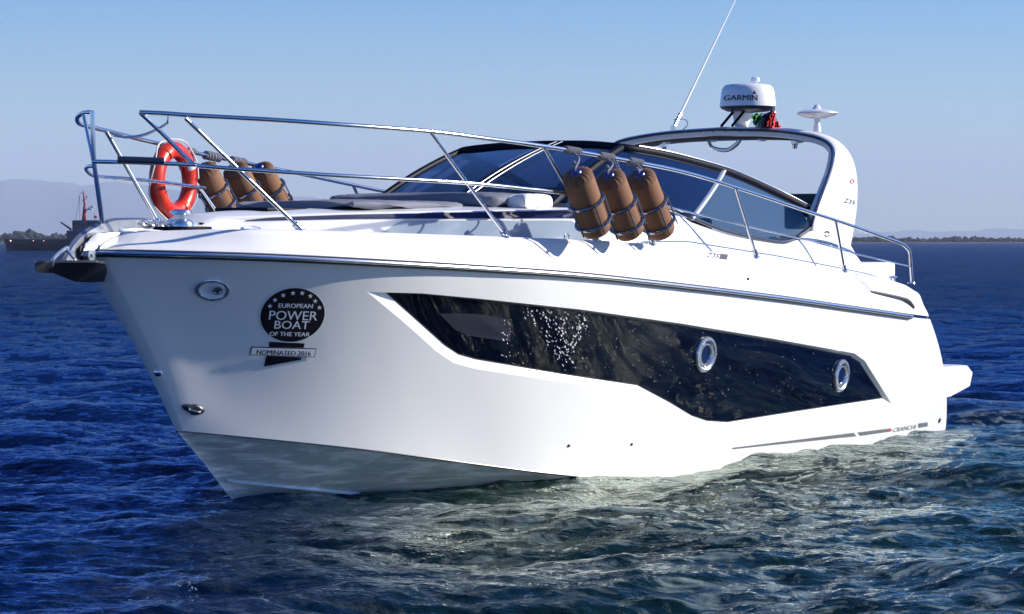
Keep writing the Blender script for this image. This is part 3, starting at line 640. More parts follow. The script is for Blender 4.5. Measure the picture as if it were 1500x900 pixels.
bar(3, 3, .006, M['steelhoop'], 'wiper_arm', 1, .03); bar(4, 4, .006, M['steelhoop'], 'wiper_arm', 1, .03); bar(2, 2, .02, M['black'], 'centre_post', 1, 0)

# ------------------------------------------------------------------ radar arch
lead = [(1184, 384, 1.38), (1189, 352, 1.46), (1195, 322, 1.51), (1205, 292, 1.52), (1216, 260, 1.48), (1222, 236, 1.41), (1222, 217, 1.32), (1210, 204, 1.2), (1185, 195.5, 1.02)]
trail = [(1236, 404, 1.38), (1244, 380, 1.46), (1253, 335, 1.51), (1257, 305, 1.52), (1258, 270, 1.48), (1254, 243, 1.42), (1244, 222, 1.35), (1226, 205, 1.22), (1200, 195, 1.02)]
ld = [un(*p) for p in lead]+[(7.70, .6, 3.0), (7.69, 0, 3.025)]; tl = [un(*p) for p in trail]+[(8.12, .6, 3.0), (8.14, 0, 3.025)]
ld, tl = cr(ld, 5), cr(tl, 5)
def arch_half():
    out = []
    for i, (a, b) in enumerate(zip(ld, tl)):
        j, k = min(i+1, len(ld)-1), max(i-1, 0); ty, tz = ld[j][1]-ld[k][1], ld[j][2]-ld[k][2]; q = math.hypot(ty, tz); ny, nz = -tz/q, ty/q   # inward
        if ny > 0 or (abs(ny) < .2 and nz > 0): ny, nz = -ny, -nz
        if i == len(ld)-1: ny, nz = 0, -1
        th = .10 if i < 30 else .085
        out.append((a, b, ny*th, nz*th))
    return out
ah = arch_half(); rows = []
for a, b, dy, dz in ah:
    A = np.array(a); B = np.array(b); d = B-A; O = np.array([0, dy, dz])
    rows.append([A+d*.03, A+O*.12, A+O*.5, A+O*.9, A+d*.04+O, B-d*.1+O*.95, B-d*.02+O*.45, B-d*.0+O*.15, B-d*.06, A+d*.5-O*.16])
rowsL = [[L(*p) for p in r_] for r_ in rows]; allr = rowsL+[[(x, -y, z) for x, y, z in r_] for r_ in reversed(rowsL[:-1])]
ar = MB(); ar.grid(allr, closed=True); arch = ar.build('radar_arch', M['gel2'], boat, auto=50)
tm = MB(); pth = [L(*(np.array(a)+np.array([-.012, dy*.28, dz*.28]))) for a, b, dy, dz in ah[3:]]; tm.tube(pth+[(x, -y, z) for x, y, z in reversed(pth[:-1])], .012, 7); tm.build('edge_trim', M['rub'], arch)
# dark underside liner and lamps
ln_ = MB(); rws = []
for v in np.linspace(-1.0, 1.0, 13): rws.append([L(u, v, 2.905-.05*abs(v)**3) for u in (7.74, 8.08)]+[L(8.08, v, 2.93-.05*abs(v)**3), L(7.74, v, 2.93-.05*abs(v)**3)])
ln_.grid(rws, closed=True); ln_.build('arch_liner', M['liner'], arch)
for x in (1042, 1142): 
    c = un(x, 203, 0); v = .0
    for it in range(1): pass
for v in (-.62, -.1, .45, .85):
    m = MB(); m.lathe([(0, -.012), (.04, -.01), (.045, .01), (0, .012)], L(7.8, v, 2.896-.05*abs(v)**3), n=16); m.build('arch_lamp', M['lamp'], arch)
for v in (-.68, .78):
    m = MB(); m.box(L(7.85, v, 2.875), (.05, .06, .05)); m.lathe([(0, -.05), (.02, -.045), (.03, 0), (.0, .01)], L(7.85, v, 2.85), n=10); m.build('spot_bracket', M['chrome'], arch)
m = MB(); m.tube(cr([L(7.76, -.12, 2.90), L(7.78, -.1, 2.83), L(7.8, .05, 2.80), L(7.8, .16, 2.85), L(7.8, .2, 2.90)], 6), .022, 8); m.build('horn', M['galv'], arch)
for v in np.linspace(-1.0, .95, 15): sc_ = MB(); sc_.lathe([(0, 0), (.008, .002), (0, .006)], L(7.675, v, 2.985-.055*abs(v)**3), (1, 0, 0), n=6); sc_.build('screw', M['black'], arch)
# radar
def rp(x, y): return un(x, y, 0)
rc = Vector(L(8.35-.35, 0, 0)); ru = 8.0
_, _, zb = (0, 0, 0)
Yr = BY+ru*ay_; k = Yr/F; KR = k; zpx = lambda y: EYE+(HORIZ-y)*KR
xr = 750+F*(BX+ru*ax_)/Yr; vr = ((1094-xr)*k)/px_; rc = L(ru, vr, 0)
rcx, rcy = rc[0], rc[1]
rd_ = MB(); R0 = 41*k; rd_.lathe([(0, zpx(124)), (R0*.55, zpx(124.3)), (R0*.80, zpx(126)), (R0*.90, zpx(130)), (R0*.95, zpx(137)), (R0, zpx(155)), (R0*1.0, zpx(157.5))], (rcx, rcy, 0), n=56); radar = rd_.build('radar_dome', M['radar'], boat, auto=50)
m = MB(); m.lathe([(R0*.985, zpx(157)), (R0*.95, zpx(160)), (R0*.75, zpx(164)), (R0*.3, zpx(166)), (0, zpx(166))], (rcx, rcy, 0), n=56); m.build('radar_base', M['radarbase'], radar)
def zArch(v): return 3.025+.02-.09*abs(v)**2.6
m = MB(); zt = zpx(165); 
rws = [[(rcx+.02-.10*f*sx+.0, rcy-.06+sy*(.07-.02*f), zArch(vr)-.02+(zt-zArch(vr)+.02)*f) for sx, sy in ((1.8, -1), (1.8, 1), (-1.2, 1), (-1.2, -1))] for f in (0, .5, 1)]
m.grid(rws, closed=True); m.build('radar_mount', M['radar'], radar, bevel=.012)
m = MB(); m.tube([(rcx+.34, rcy-.12, zArch(vr)-.01), (rcx+.12, rcy-.1, zt)], .014, 8); m.tube([(rcx+.34, rcy+.0, zArch(vr)-.01), (rcx+.12, rcy+.02, zt)], .014, 8); m.build('stay', M['black'], radar)
m = MB(); m.lathe([(0, zpx(124)), (.018, zpx(124)), (.018, zpx(121)), (.045, zpx(120)), (.045, zpx(115)), (.03, zpx(113.5)), (0, zpx(113))], (rcx-.11, rcy+.03, 0), n=16); m.build('anchor_light', M['lamp'], radar)
# satellite antenna, port
c = un(1197, 192, 1.0); k2 = (BY+c[0]*ay_+c[1]*py_)/F; z2 = lambda y: EYE+(HORIZ-y)*k2; cl = L(c[0], c[1], 0)
m = MB(); m.lathe([(0, z2(174)), (.08, z2(173.5)), (.16, z2(170)), (.203, z2(166.5)), (.2, z2(165)), (.14, z2(162)), (.08, z2(160.5)), (.05, z2(160)), (.02, z2(154)), (0, z2(153))], (cl[0], cl[1], 0), n=40); sa = m.build('satellite_antenna', M['radar'], boat, auto=50)
m = MB(); m.lathe([(.04, z2(194)), (.035, z2(185)), (.028, z2(183)), (.03, z2(174))], (cl[0], cl[1], 0), n=16); m.build('antenna_stalk', M['radar'], sa)
# whip antenna, starboard
a, b = un(987, 187, -.9), un(1080, -6, -.9)
m = MB(); m.tube([L(*a), L(*[a[i]+(b[i]-a[i])*.35 for i in range(3)]), L(*b)], [.013, .010, .006], 8); wa = m.build('whip_antenna', M['white'], boat)
m = MB(); m.box(L(a[0], a[1], a[2]-.02), (.05, .05, .08)); m.tube([L(*a), L(*[a[i]+(b[i]-a[i])*.1 for i in range(3)])], .02, 8); m.tube(cr([L(a[0], a[1], a[2]+.08), L(a[0]+.02, a[1]+.12, a[2]+.08), L(a[0], a[1]+.16, a[2]+.02), L(a[0], a[1]+.08, a[2]-.04)], 6), .005, 5); m.build('antenna_bracket', M['chrome'], wa)

# ------------------------------------------------------------------ guard rails
RR = .0165
P3 = lambda pts: [uL(*p) for p in pts]
prt = [(205, 165, .3), (240, 166.5, .45), (290, 170, .62), (400, 176, 1.0), (500, 183, 1.28), (630, 193, 1.5), (710, 203, 1.61), (800, 215, 1.67), (900, 232, 1.71), (1000, 252, 1.74), (1090, 279, 1.75), (1180, 309, 1.75), (1230, 325, 1.75), (1290, 346, 1.75), (1320, 357, 1.745)]
rl = MB(); rl.tube(cr(P3(prt)+[uL(1331, 366, 1.745)], 6)+[uL(1333, 372, 1.745), uL(1336, 415, 1.745)], RR, 10); prail = rl.build('guard_rail', M['chrome'], boat)
def tb(pts, r, name, par, mat='chrome', smooth_=True):
    m = MB(); m.tube(cr(pts, 6) if (smooth_ and len(pts) > 2) else pts, r, 9); return m.build(name, M[mat], par)
tb(P3([(205, 165, .3), (240, 198, .40), (278, 236, .54), (289, 242.5, .60), (305, 244.5, .66), (380, 250, .92), (520, 259, 1.28), (680, 268, 1.56), (790, 279, 1.68), (834, 284, 1.70)]), RR*.9, 'mid_rail', prail)
tb(P3([(137, 237, .04), (200, 238.5, .33), (286, 241.5, .60)]), RR*.9, 'bow_bar', prail)
m = MB(); m.box((0, 0, 0), (.45, .012, .035), None)
a, b = Vector(uL(172, 236.5, .25)), Vector(uL(240, 239, .47)); m = MB(); m.tube([a+Vector((0, 0, .01)), b+Vector((0, 0, .01))], .02, 8, sq=1.3); m.build('folded_ladder', M['rub'], prail)
stn = [((272, 174, .57), (440, 336, .87)), ((630, 194, 1.5), (741, 346, 1.45)), ((797, 216, 1.67), (874, 352, 1.62)), ((900, 233, 1.71), (956, 357, 1.69)), ((1078, 277, 1.75), (1108, 376, 1.77)), ((1224, 324, 1.75), (1237, 397, 1.76))]
for a, b in stn:
    a, b = Vector(uL(*a)), Vector(uL(*b)); m = MB(); m.tube([a, b], RR*.85, 9); s_ = m.build('stanchion', M['chrome'], prail)
    m = MB(); d = (a-b).normalized(); m.tube([b, b+d*.06], .023, 10); m.lathe([(0, .008), (.035, .006), (.038, -.006), (0, -.008)], b, (0, .1, 1), n=16); m.build('stanchion_foot', M['chrome'], prail)
m = MB(); b = Vector(uL(1335, 415, 1.745)); m.lathe([(0, .008), (.035, .006), (.04, -.006), (0, -.008)], b, n=16); m.build('stanchion_foot', M['chrome'], prail)
tb(P3([(960, 300, 1.72), (985, 305, 1.73), (1100, 333, 1.75), (1182, 352, 1.76), (1250, 371, 1.76), (1334, 391, 1.745)]), .007, 'lower_wire', prail)
# starboard rail
srt = [un(*p) for p in [(135, 165, .02), (122, 166, -.12), (113.5, 172, -.3), (115, 180, -.52), (125, 184.5, -.76), (140, 188, -.93), (165, 194, -1.1), (200, 203, -1.3), (240, 212.5, -1.42), (290, 225, -1.5), (380, 243, -1.58), (450, 257, -1.6), (530, 274, -1.6), (580, 284, -1.6)]]+[(5.5, -1.65, 2.24), (7.5, -1.74, 1.95), (8.3, -1.74, 1.83)]
rl = MB(); rl.tube([L(*p) for p in cr(srt, 8)]+[L(8.45, -1.74, 1.48)], RR, 10); srail = rl.build('guard_rail', M['chrome'], boat)
tb([L(*p) for p in [un(135, 165, .02), un(137.5, 238, .04), un(150, 327, .02)]], RR, 'bow_post', srail, smooth_=False)
tb([L(*p) for p in [un(122, 166, -.12), un(136.5, 234, .03)]], RR*.8, 'bow_brace', srail)
tb([L(*p) for p in cr([un(*p) for p in [(138, 243, .04), (128, 244.5, -.15), (126.5, 249, -.36), (134, 256, -.6), (150, 259.5, -.78), (200, 263, -1.02), (250, 269, -1.2), (300, 275.5, -1.36)]], 4)], RR*.85, 'mid_rail', srail)
for a, b in [(un(155, 192, -1.04), un(231, 325, -.86)), ((1.0, -1.42, 2.65), (1.6, -1.30, 2.0)), ((2.0, -1.55, 2.56), (2.5, -1.45, 1.95)), ((3.75, -1.6, 2.40), (4.0, -1.55, 2.0)), ((5.5, -1.65, 2.24), (5.6, -1.72, 1.72)), ((7.2, -1.73, 1.99), (7.3, -1.74, 1.6))]:
    m = MB(); m.tube([L(*a), L(*b)], RR*.85, 9); m.build('stanchion', M['chrome'], srail); m = MB(); m.lathe([(0, .03), (.02, .03), (.022, .006), (.04, .004), (.04, -.006), (0, -.008)], L(*b), n=16); m.build('stanchion_foot', M['chrome'], srail)
# safety chain across the pulpit gate
def chain(a, b, sag, link, name, par, mat='chrome', wire=.0035, wd=.45):
    a, b = Vector(a), Vector(b); n = max(3, int((b-a).length/(link*.72))); m = MB(); pts = [a+(b-a)*(i/n)+Vector((0, 0, -sag*4*(i/n)*(1-i/n))) for i in range(n+1)]
    for i in range(n):
        c = (pts[i]+pts[i+1])/2; d = (pts[i+1]-pts[i]).normalized(); s1 = d.cross(Vector((0, 0, 1))).normalized(); s2 = d.cross(s1)
        sd = s1 if i % 2 else s2; ring = [c+d*math.cos(2*PI*k/12)*link*.55+sd*math.sin(2*PI*k/12)*link*wd*.6 for k in range(12)]; m.tube(ring, wire, 5, closed=True)
    return m.build(name, M[mat], par)
chain(uL(246, 180, .45), L(-.05, -1.1, 2.70), .05, .035, 'gate_chain', srail)
m = MB(); m.tube([uL(247, 167, .46), uL(245, 181, .46)], .006, 6); m.build('chain_hook', M['chrome'], srail)

# ------------------------------------------------------------------ small deck and hull fittings
wl = MB(); c = un(265, 331, .12); kk = (BY+c[0]*ay_+c[1]*py_)/F; wz = c[2]
wl.lathe([(0, .125), (.055, .125), (.075, .115), (.078, .10), (.05, .085), (.05, .055), (.085, .04), (.095, .02), (.095, 0)], L(c[0], c[1], wz-.01), n=32); wnd = wl.build('windlass', M['chrome'], boat, auto=30)
m = MB(); m.box(L(c[0]+.02, c[1], wz-.02), (.34, .26, .03)); m.box(L(c[0]+.22, c[1], wz-.0), (.12, .12, .05)); m.build('windlass_base', M['black'], wnd, bevel=.01)
for (u, v, z) in [(-.55, .60, 1.94), (-.55, -.60, 1.94), (3.4, 1.56, 1.84), (3.4, -1.56, 1.84), (8.2, 1.66, 1.50), (2.0, -1.42, 1.93)]:
    m = MB(); m.tube([L(u-.11, v, z+.045), L(u-.05, v, z+.05), L(u+.05, v, z+.05), L(u+.11, v, z+.045)], [.008, .013, .013, .008], 8)
    for q in (-.04, .04): m.tube([L(u+q, v, z-.02), L(u+q, v, z+.05)], .012, 8)
    m.build('mooring_cleat', M['chrome'], boat)
m = MB(); m.tube(cr([uL(827, 351, 1.55), uL(827, 344.5, 1.55), uL(830, 342.5, 1.55), uL(833, 344.5, 1.55), uL(833, 351, 1.55)], 4), .006, 6); m.build('pad_eye', M['chrome'], boat)
# docking light recessed in the bow
c, n, e1, e2 = hullframe(311, 424.5)
def oval(c, n, e1, e2, prof, a, b, N=40):
    rows = []
    for r_, h in prof: rows.append([c+n*h+e1*(r_*a*math.cos(2*PI*k/N))+e2*(r_*b*math.sin(2*PI*k/N)) for k in range(N)])
    return rows
f1 = (Vector(onhull([(321, 424.9)])[0])-Vector(onhull([(301, 424.1)])[0]))/20; f2 = (Vector(onhull([(311.5, 416)])[0])-Vector(onhull([(310.5, 433)])[0]))/17; e1, e2 = f1/.165*25.5, f2/.072*15.5
dl = MB(); dl.grid(oval(c, n, e1, e2, [(1, .0), (1.0, .010), (.95, .014), (.80, .014), (.76, .009)], .165, .072), closed=True); dlo = dl.build('docking_light', M['galv'], boat, auto=30)
dl = MB(); dl.grid(oval(c, n, e1, e2, [(.77, .010), (.6, .006), (.3, .003), (.0, .003)], .165, .072), closed=True); dl.build('light_bowl', M['radar'], dlo)
dl = MB(); cc = c+e1*.045+e2*.005; dl.lathe([(.034, .006), (.034, .022), (.026, .024), (.022, .016), (0, .016)], cc, n, n=24); dl.build('bulb', M['chrome'], dlo)
for k in range(6): sc_ = MB(); a = 2*PI*(k+.5)/6; sc_.lathe([(.005, .013), (.004, .017), (0, .018)], c+e1*.165*.88*math.cos(a)+e2*.072*.88*math.sin(a), n, n=6); sc_.build('screw', M['black'], dlo)
# towing eye near the waterline
c, n, e1, e2 = hullframe(283, 598)
te = MB(); N = 28; out = []
for k in range(N):
    a = 2*PI*k/N; x = math.cos(a)*.085; y = math.sin(a)*.042*(1 if math.cos(a) > -.2 else .75); out.append((x, y*(1.15 if y < 0 else .8)))
te.grid([[c+e1*x*f+e2*y*f+n*h for x, y in out] for f, h in ((1, 0), (1, .012), (.85, .02), (.5, .024), (.01, .024))], closed=True); te.build('bow_eye_plate', M['anchordark'], boat, auto=30)
te = MB(); te.tube(cr([c-e1*.04+n*.02, c-e1*.03+n*.05, c+e1*.03+n*.055, c+e1*.05+n*.02], 6), .009, 8); te.build('bow_eye', M['chrome'], boat)
# small fitting on the stem
c = Vector(S(0., .34)); te = MB(); te.lathe([(.0, .02), (.018, .018), (.03, .008), (.032, 0)], c+Vector((.0, -.02, 0)), (1, .6, 0), n=16); te.build('stem_fitting', M['chrome'], boat)
for x, y, r_, mt in ((833, 653, .012, 'galv'), (925, 651, .012, 'galv'), (1047, 429, .010, 'black'), (1376, 616, .025, 'galv')):
    c, n, e1, e2 = hullframe(x, y); m = MB(); m.lathe([(r_, 0), (r_, .006), (r_*.7, .008), (r_*.6, .002), (0, .002)], c, n, n=16); m.build('drain_outlet', M[mt] if mt != 'galv' else M['anchordark'], boat)
# portholes
for x, y in ((1037.5, 520.5), (1236, 551.5)):
    s_, t_ = solve(S, [(x, y)]); c, n, e1, e2 = hullframe(x, y); c = c-n*RC
    m = MB(); m.lathe([(.152, .0), (.152, .014), (.144, .026), (.124, .028), (.112, .020), (.108, .002)], c, n, n=48); ph = m.build('porthole', M['galv'], pane, auto=30)
    # opening pane with inner ring, sub-part kept in the same level as its window
    m = MB(); m.lathe([(.094, .002), (.093, .016), (.084, .017), (.078, .004)], c+e1*.004, n, n=40); m.build('porthole_ring', M['galv'], pane, auto=30)
    m = MB(); m.lathe([(.106, .003), (.06, .0035), (.0, .0035)], c, n, n=40); m.build('porthole_pane', nmat('porthole_glass', (.004, .012, .06), .05, vary=.4, vscale=6), pane)
# blinds panel seen behind the forward window corner
q = [(647, 462), (700, 462), (752, 470), (752, 503), (690, 494), (668, 484)]; m = MB(); P = onhull(q, -RC+.004); m.add(P, [tuple(range(6))]); m.build('window_blind', nmat('blind_behind_glass', (.018, .02, .035), .2, vary=.3, vscale=40), pane, smooth=False)
# white specks on the pane, painting in sun glints off the waves
m = MB(); g = random.Random(3); ico = bmesh.new(); bmesh.ops.create_icosphere(ico, subdivisions=1, radius=1); IV = [v.co.copy() for v in ico.verts]; IF = [[v.index for v in f.verts] for f in ico.faces]; ico.free()
dp = []
for i in range(210):
    a = g.uniform(0, 1); br = g.choice([0, 1, 2, 3]); bx, by = [(775, 455), (800, 455), (825, 452), (860, 458)][br]; ex, ey = [(835, 535), (850, 530), (830, 525), (845, 515)][br]
    if a < .8 or True: dp.append((bx+(ex-bx)*a+g.gauss(0, 5), by+(ey-by)*a+g.gauss(0, 4), g.uniform(.0015, .0058)))
for i in range(26): dp.append((g.gauss(745, 5), g.uniform(470, 530), g.uniform(.0015, .0045)))
for i in range(170): dp.append((g.uniform(760, 1260), g.uniform(470, 615), g.uniform(.0010, .0028)))
dp = [d for d in dp if inpoly(np.array([d[0]]), np.array([d[1]]), [p[0] for p in WI], [p[1] for p in WI])[0]]
PP = onhull([(d[0], d[1]) for d in dp], -RC+.004); N_ = nrm(S, *solve(S, [(d[0], d[1]) for d in dp]))
for (x, y, r_), p, n in zip(dp, PP, N_):
    e2 = Vector((0, 0, 1)); e1 = Vector(n).cross(e2); lz = g.uniform(1, 2.6); tl_ = g.uniform(-.3, .9)
    m.add([Vector(p)+Vector(n)*v.z*r_*.6+e1*(v.x*r_+tl_*v.y*r_*lz)+e2*v.y*r_*lz for v in IV], IF)
m.build('sun_glint_specks', nmat('white_painted_glint', (.8, .82, .85), .15, coat=1, vary=.05), pane)['kind'] = 'stuff'
# stanchion line vents on the topside
m = MB(); P = P3([(1272, 427, 1.80), (1290, 430.5, 1.81), (1316, 436, 1.82), (1328, 441, 1.82), (1336, 452, 1.82)]); m.tube(cr([(x, y+.02, z) for x, y, z in P], 5), [.004]*1+[.012]*12+[.018]*7+[.006], 7); m.build('side_vent', M['liner'], boat)
m = MB(); P = P3([(1250, 400, 1.78), (1262, 414, 1.79), (1275, 427, 1.81)]); m.tube([(x, y+.02, z) for x, y, z in P], .005, 6); m.build('vent_seam', M['galv'], boat)

# ------------------------------------------------------------------ lettering
def text2d(s, shear=0, bold=0):
    cu = bpy.data.curves.new('t', 'FONT'); cu.body = s; cu.shear = shear; cu.offset = bold; cu.resolution_u = 3
    ob = bpy.data.objects.new('t', cu); scene.collection.objects.link(ob); dg = bpy.context.evaluated_depsgraph_get(); me = ob.evaluated_get(dg).to_mesh()
    V = np.array([v.co[:2] for v in me.vertices]); Fs = [tuple(p.vertices) for p in me.polygons]; ob.evaluated_get(dg).to_mesh_clear(); bpy.data.objects.remove(ob); bpy.data.curves.remove(cu)
    lo, hi = V.min(0), V.max(0); V = (V-lo)/(hi-lo); return V, Fs
def fit(V, quad):
    """quad: bottom-left, bottom-right, top-right, top-left in photo pixels"""
    q = np.array(quad, float); x, y = V[:, :1], V[:, 1:]; return (q[0]*(1-x)+q[1]*x)*(1-y)+(q[3]*(1-x)+q[2]*x)*y
def decal(m, pts, fs, off): m.add(onhull(pts, off), fs)
def box_quad(x0, x1, yt, yb, sl=0.0, sk=0.0): return [(x0, yb), (x1, yb+(x1-x0)*sl), (x1+sk, yt+(x1-x0)*sl), (x0+sk, yt)]
bc = (428.3, 461.3)
def bxy(a, r_): return (bc[0]+r_*(46.8*math.cos(a)+4.5*math.sin(a)), bc[1]+r_*(.5*math.cos(a)-39.3*math.sin(a)))
def disc(r0, r1, off, m):
    N = 72; rows = [[bxy(2*PI*k/N, f) for k in range(N)] for f in (np.linspace(r0, r1, 6))]
    P = [onhull(r_, off) for r_ in rows]; m.grid(P, closed=True)
m = MB(); disc(.0, 1.0, .004, m)
def poly(m, pts, off, k=4):   # convex quad, subdivided so that it follows the hull
    q = [np.array(p, float) for p in pts]; rows = []
    for i in range(k+1): a = q[0]+(q[3]-q[0])*i/k; b = q[1]+(q[2]-q[1])*i/k; rows.append(onhull([a+(b-a)*j/k for j in range(k+1)], off))
    m.grid(rows)
poly(m, [(394, 500.5), (446, 503), (444.7, 509.5), (393.7, 508)], .004)
poly(m, [(390, 521), (442, 523.8), (440.5, 527), (386.5, 537)], .004)
poly(m, [(368, 507.4), (463.3, 510.2), (460.3, 523.2), (365.5, 519.8)], .006)
badge = m.build('award_badge', M['decalblack'], boat)
m = MB(); disc(1.012, 1.035, .004, m); poly(m, [(369, 508.6), (462, 511.2), (459.3, 522), (366.8, 518.7)], .0085)
m.build('badge_edge', M['decalwhite'], badge)
m = MB()
for s, x0, x1, yt, yb, b in (('EUROPEAN', 407, 457, 443.6, 450, .012), ('POWER', 393, 463.5, 454.2, 467.6, 0), ('BOAT', 401, 451.5, 469, 480.8, 0), ('OF THE YEAR', 394, 452.5, 485.2, 491.2, .012)):
    V, Fs = text2d(s, 0, 0); m = MB(); q_ = fit(V, box_quad(x0, x1, yt, yb, .02, (yb-yt)*.12)); decal(m, q_, Fs, .0085); decal(m, q_+np.array([.45 if b else .25, 0]), Fs, .0090); m.build('badge_lettering', M['decalwhite'], badge)
for x, y in ((767, 305), (806, 258), (870, 222), (945, 205), (1017, 205), (1080, 228), (1118, 267), (1150, 318)):
    cx, cy = 250+x/5.29, 390+y/5.29; pts = [(cx+(3.9 if k % 2 == 0 else 1.6)*math.sin(PI*k/5), cy-(3.9 if k % 2 == 0 else 1.6)*math.cos(PI*k/5)) for k in range(10)]+[(cx, cy)]
    m = MB(); decal(m, pts, [(k, (k+1) % 10, 10) for k in range(10)], .0085); m.build('star', M['decalwhite'], badge)
m = MB(); V, Fs = text2d('NOMINATED 2016', 0, 0); q_ = fit(V, box_quad(375, 454, 511.6, 518.4, .028, .6)); decal(m, q_, Fs, .0105); decal(m, q_+np.array([.5, 0]), Fs, .0110); m.build('badge_banner_lettering', M['decalblack'], badge)
# stripe and name at the stern
m = MB(); poly(m, [(1345, 620.5), (1345.5, 626.8), (1358.5, 624.6), (1358.5, 618.6)], .004); m.build('stripe_block', M['decalgrey'], boat)
m = MB(); poly(m, [(1073, 656), (1073, 658), (1254, 639), (1250, 634)], .004, 8); poly(m, [(1256, 633.5), (1260, 638.5), (1305, 632), (1305, 627.5)], .004)
stp = m.build('hull_stripe', M['decalgrey'], boat)
m = MB(); poly(m, [(1299, 630.2), (1299, 632.5), (1305.5, 631.5), (1305.5, 629.3)], .0065); m.build('red_accent', M['decalred'], stp)
m = MB(); V, Fs = text2d('CRANCHI', .15, 0); decal(m, fit(V, [(1308, 633.5), (1341, 628.2), (1342, 622), (1309, 627)]), Fs, .004); m.build('stern_lettering', M['decalgrey'], stp)
def planar(m, pts, fs, v, off=.004): m.add([(lambda q: (q[0], q[1]+off, q[2]))(uL(x, y, v)) for x, y in pts], fs)
M['markgrey'] = nmat('dark_grey_mark', (.035, .035, .045), .4, vary=.1)
from mathutils.bvhtree import BVHTree
def bvh_of(*obs):
    V_b, F_b = [], []
    for o_ in obs:
        n0 = len(V_b); V_b += [v.co.copy() for v in o_.data.vertices]; F_b += [tuple(n0+i for i in p.vertices) for p in o_.data.polygons]
    return BVHTree.FromPolygons(V_b, F_b)
BV = bvh_of(deck, arch)
lx_, ly_ = Vector((-ax_, -ay_, 0)), Vector((px_, py_, 0))
def toloc(p): d = Vector((p[0]-BX, p[1]-BY, 0)); return Vector((d.dot(lx_), d.dot(ly_), p[2]))
CL = toloc((0, 0, EYE))
def onskin(px, py, off=.006):
    d = (toloc(((px-750)/F*10, 10, EYE-(py-HORIZ)/F*10))-CL).normalized(); h, n, i_, ds_ = BV.ray_cast(CL, d)
    if n.dot(d) > 0: n = -n
    return tuple(h+n*off)
# radar dome lettering wraps round the cylinder
V, Fs = text2d('GARMIN', 0, 0)
m = MB()
def ond(px, py, off=.003):
    x = ((px-1094)/41.0); ph = math.asin(max(-1, min(1, x)))  # angle round the dome away from the camera direction
    cdir = -math.atan2(BX+ru*ax_, BY)*0; 
    view = Vector((-px_*0, 0, 0))
    # local frame: camera direction in boat coords
    cw = Vector((0, -1, 0)); lx = Vector((-ax_, -ay_, 0)); ly = Vector((px_, py_, 0)); cl_ = Vector((cw.dot(lx), cw.dot(ly), 0)); rt = Vector((1, 0, 0)); rl_ = Vector((rt.dot(lx), rt.dot(ly), 0))
    z = zpx(py); rad = R0*ip(py, [130, 137, 155], [.90, .95, 1.0])+off
    d = cl_*math.cos(ph)+rl_*math.sin(ph); return (rcx+d.x*rad, rcy+d.y*rad, z)
q_ = fit(V, [(1056.3, 149.6), (1104, 150.6), (1104, 142.3), (1057, 142.2)]); m.add([ond(*p) for p in q_], Fs); m.add([ond(p[0]+.6, p[1], .0036) for p in q_], Fs)
m.add([ond(1100, 136), ond(1103, 141), ond(1097.2, 141)], [(0, 1, 2)]); m.build('radar_lettering', M['decalblack'], radar)
m = MB(); V, Fs = text2d('Z35', .2, .0); 
onarch = onskin
m.add([onarch(*p) for p in fit(V, [(1235, 296.5), (1252, 300.5), (1252.5, 294.5), (1236, 290)])], Fs); m.build('arch_lettering', M['markgrey'], arch); m = MB()
cxx, cyy = 1247.5, 266; ringp = []
for f in (3.2, 2.0): ringp.append([onarch(cxx+f*math.cos(2*PI*k/20), cyy+f*1.05*math.sin(2*PI*k/20)) for k in range(20)])
m.grid(ringp, closed=True); m.build('arch_emblem', M['decalred'], arch)
# emblem and maker's name on the coaming
m = MB()
oncoam = onskin
for f0, f1, a0, a1 in ((4.6, 3.0, .3, 2.9), (4.6, 3.0, 3.5, 6.0)):
    m.grid([[oncoam(1211+f*.85*math.cos(a), 343+f*math.sin(a)) for a in np.linspace(a0, a1, 12)] for f in (f0, f1)]); m.build('coaming_emblem', M['markgrey'], boat); m = MB()
V, Fs = text2d('CRANCHI', .1, .0); m.add([oncoam(*p) for p in fit(V, [(1195, 357.5), (1225, 364), (1225.5, 358.5), (1196, 352.5)])], Fs); m.build('coaming_lettering', M['markgrey'], boat)
m = MB(); 
ontop = onskin
V, Fs = text2d('Z35', .25, 0); m.add([ontop(*p) for p in fit(V, [(1034, 376.5), (1052, 379), (1054, 373), (1036, 370.8)])], Fs); m.add([ontop(*p) for p in ((1053, 379), (1064, 380.5), (1066, 374), (1055, 372.5))], [(0, 1, 2, 3)]); m.build('deck_lettering', M['markgrey'], boat)
m = MB(); c = ontop(1095, 409); m.lathe([(.012, 0), (.010, .008), (0, .009)], c, (0, 1, 0), n=12); m.build('fuel_vent', M['black'], boat)

# ------------------------------------------------------------------ bow roller
br = MB()
for sg in (-1, 1):
    br.grid([[(x, sg*.055+dy, z) for x, z in ((1.30, 1.96), (1.55, 1.95), (1.66, 1.88), (1.70, 1.80), (1.64, 1.77), (1.5, 1.84), (1.30, 1.90))] for dy in (-.006, .006)], closed=True)
    for dy in (-.006, .006): br.add([(x, sg*.055+dy, z) for x, z in ((1.30, 1.96), (1.55, 1.95), (1.66, 1.88), (1.70, 1.80), (1.64, 1.77), (1.5, 1.84), (1.30, 1.90))], [tuple(range(7))])
br.box((1.35, 0, 1.945), (.3, .12, .015)); bro = br.build('bow_roller', M['chrome'], boat, auto=30)
m = MB(); m.lathe([(0, -.045), (.035, -.045), (.02, 0), (.035, .045), (0, .045)], (1.665, 0, 1.835), (0, 1, 0), n=20); m.build('roller', M['rubber'], bro)

# ================================================================== things carried by the boat
def carried(name, u, v, z, label, cat, group=None):
    o = empty(name, W(u, v, z), BROT); tag(o, label, cat, group); return o, L(u, v, z)
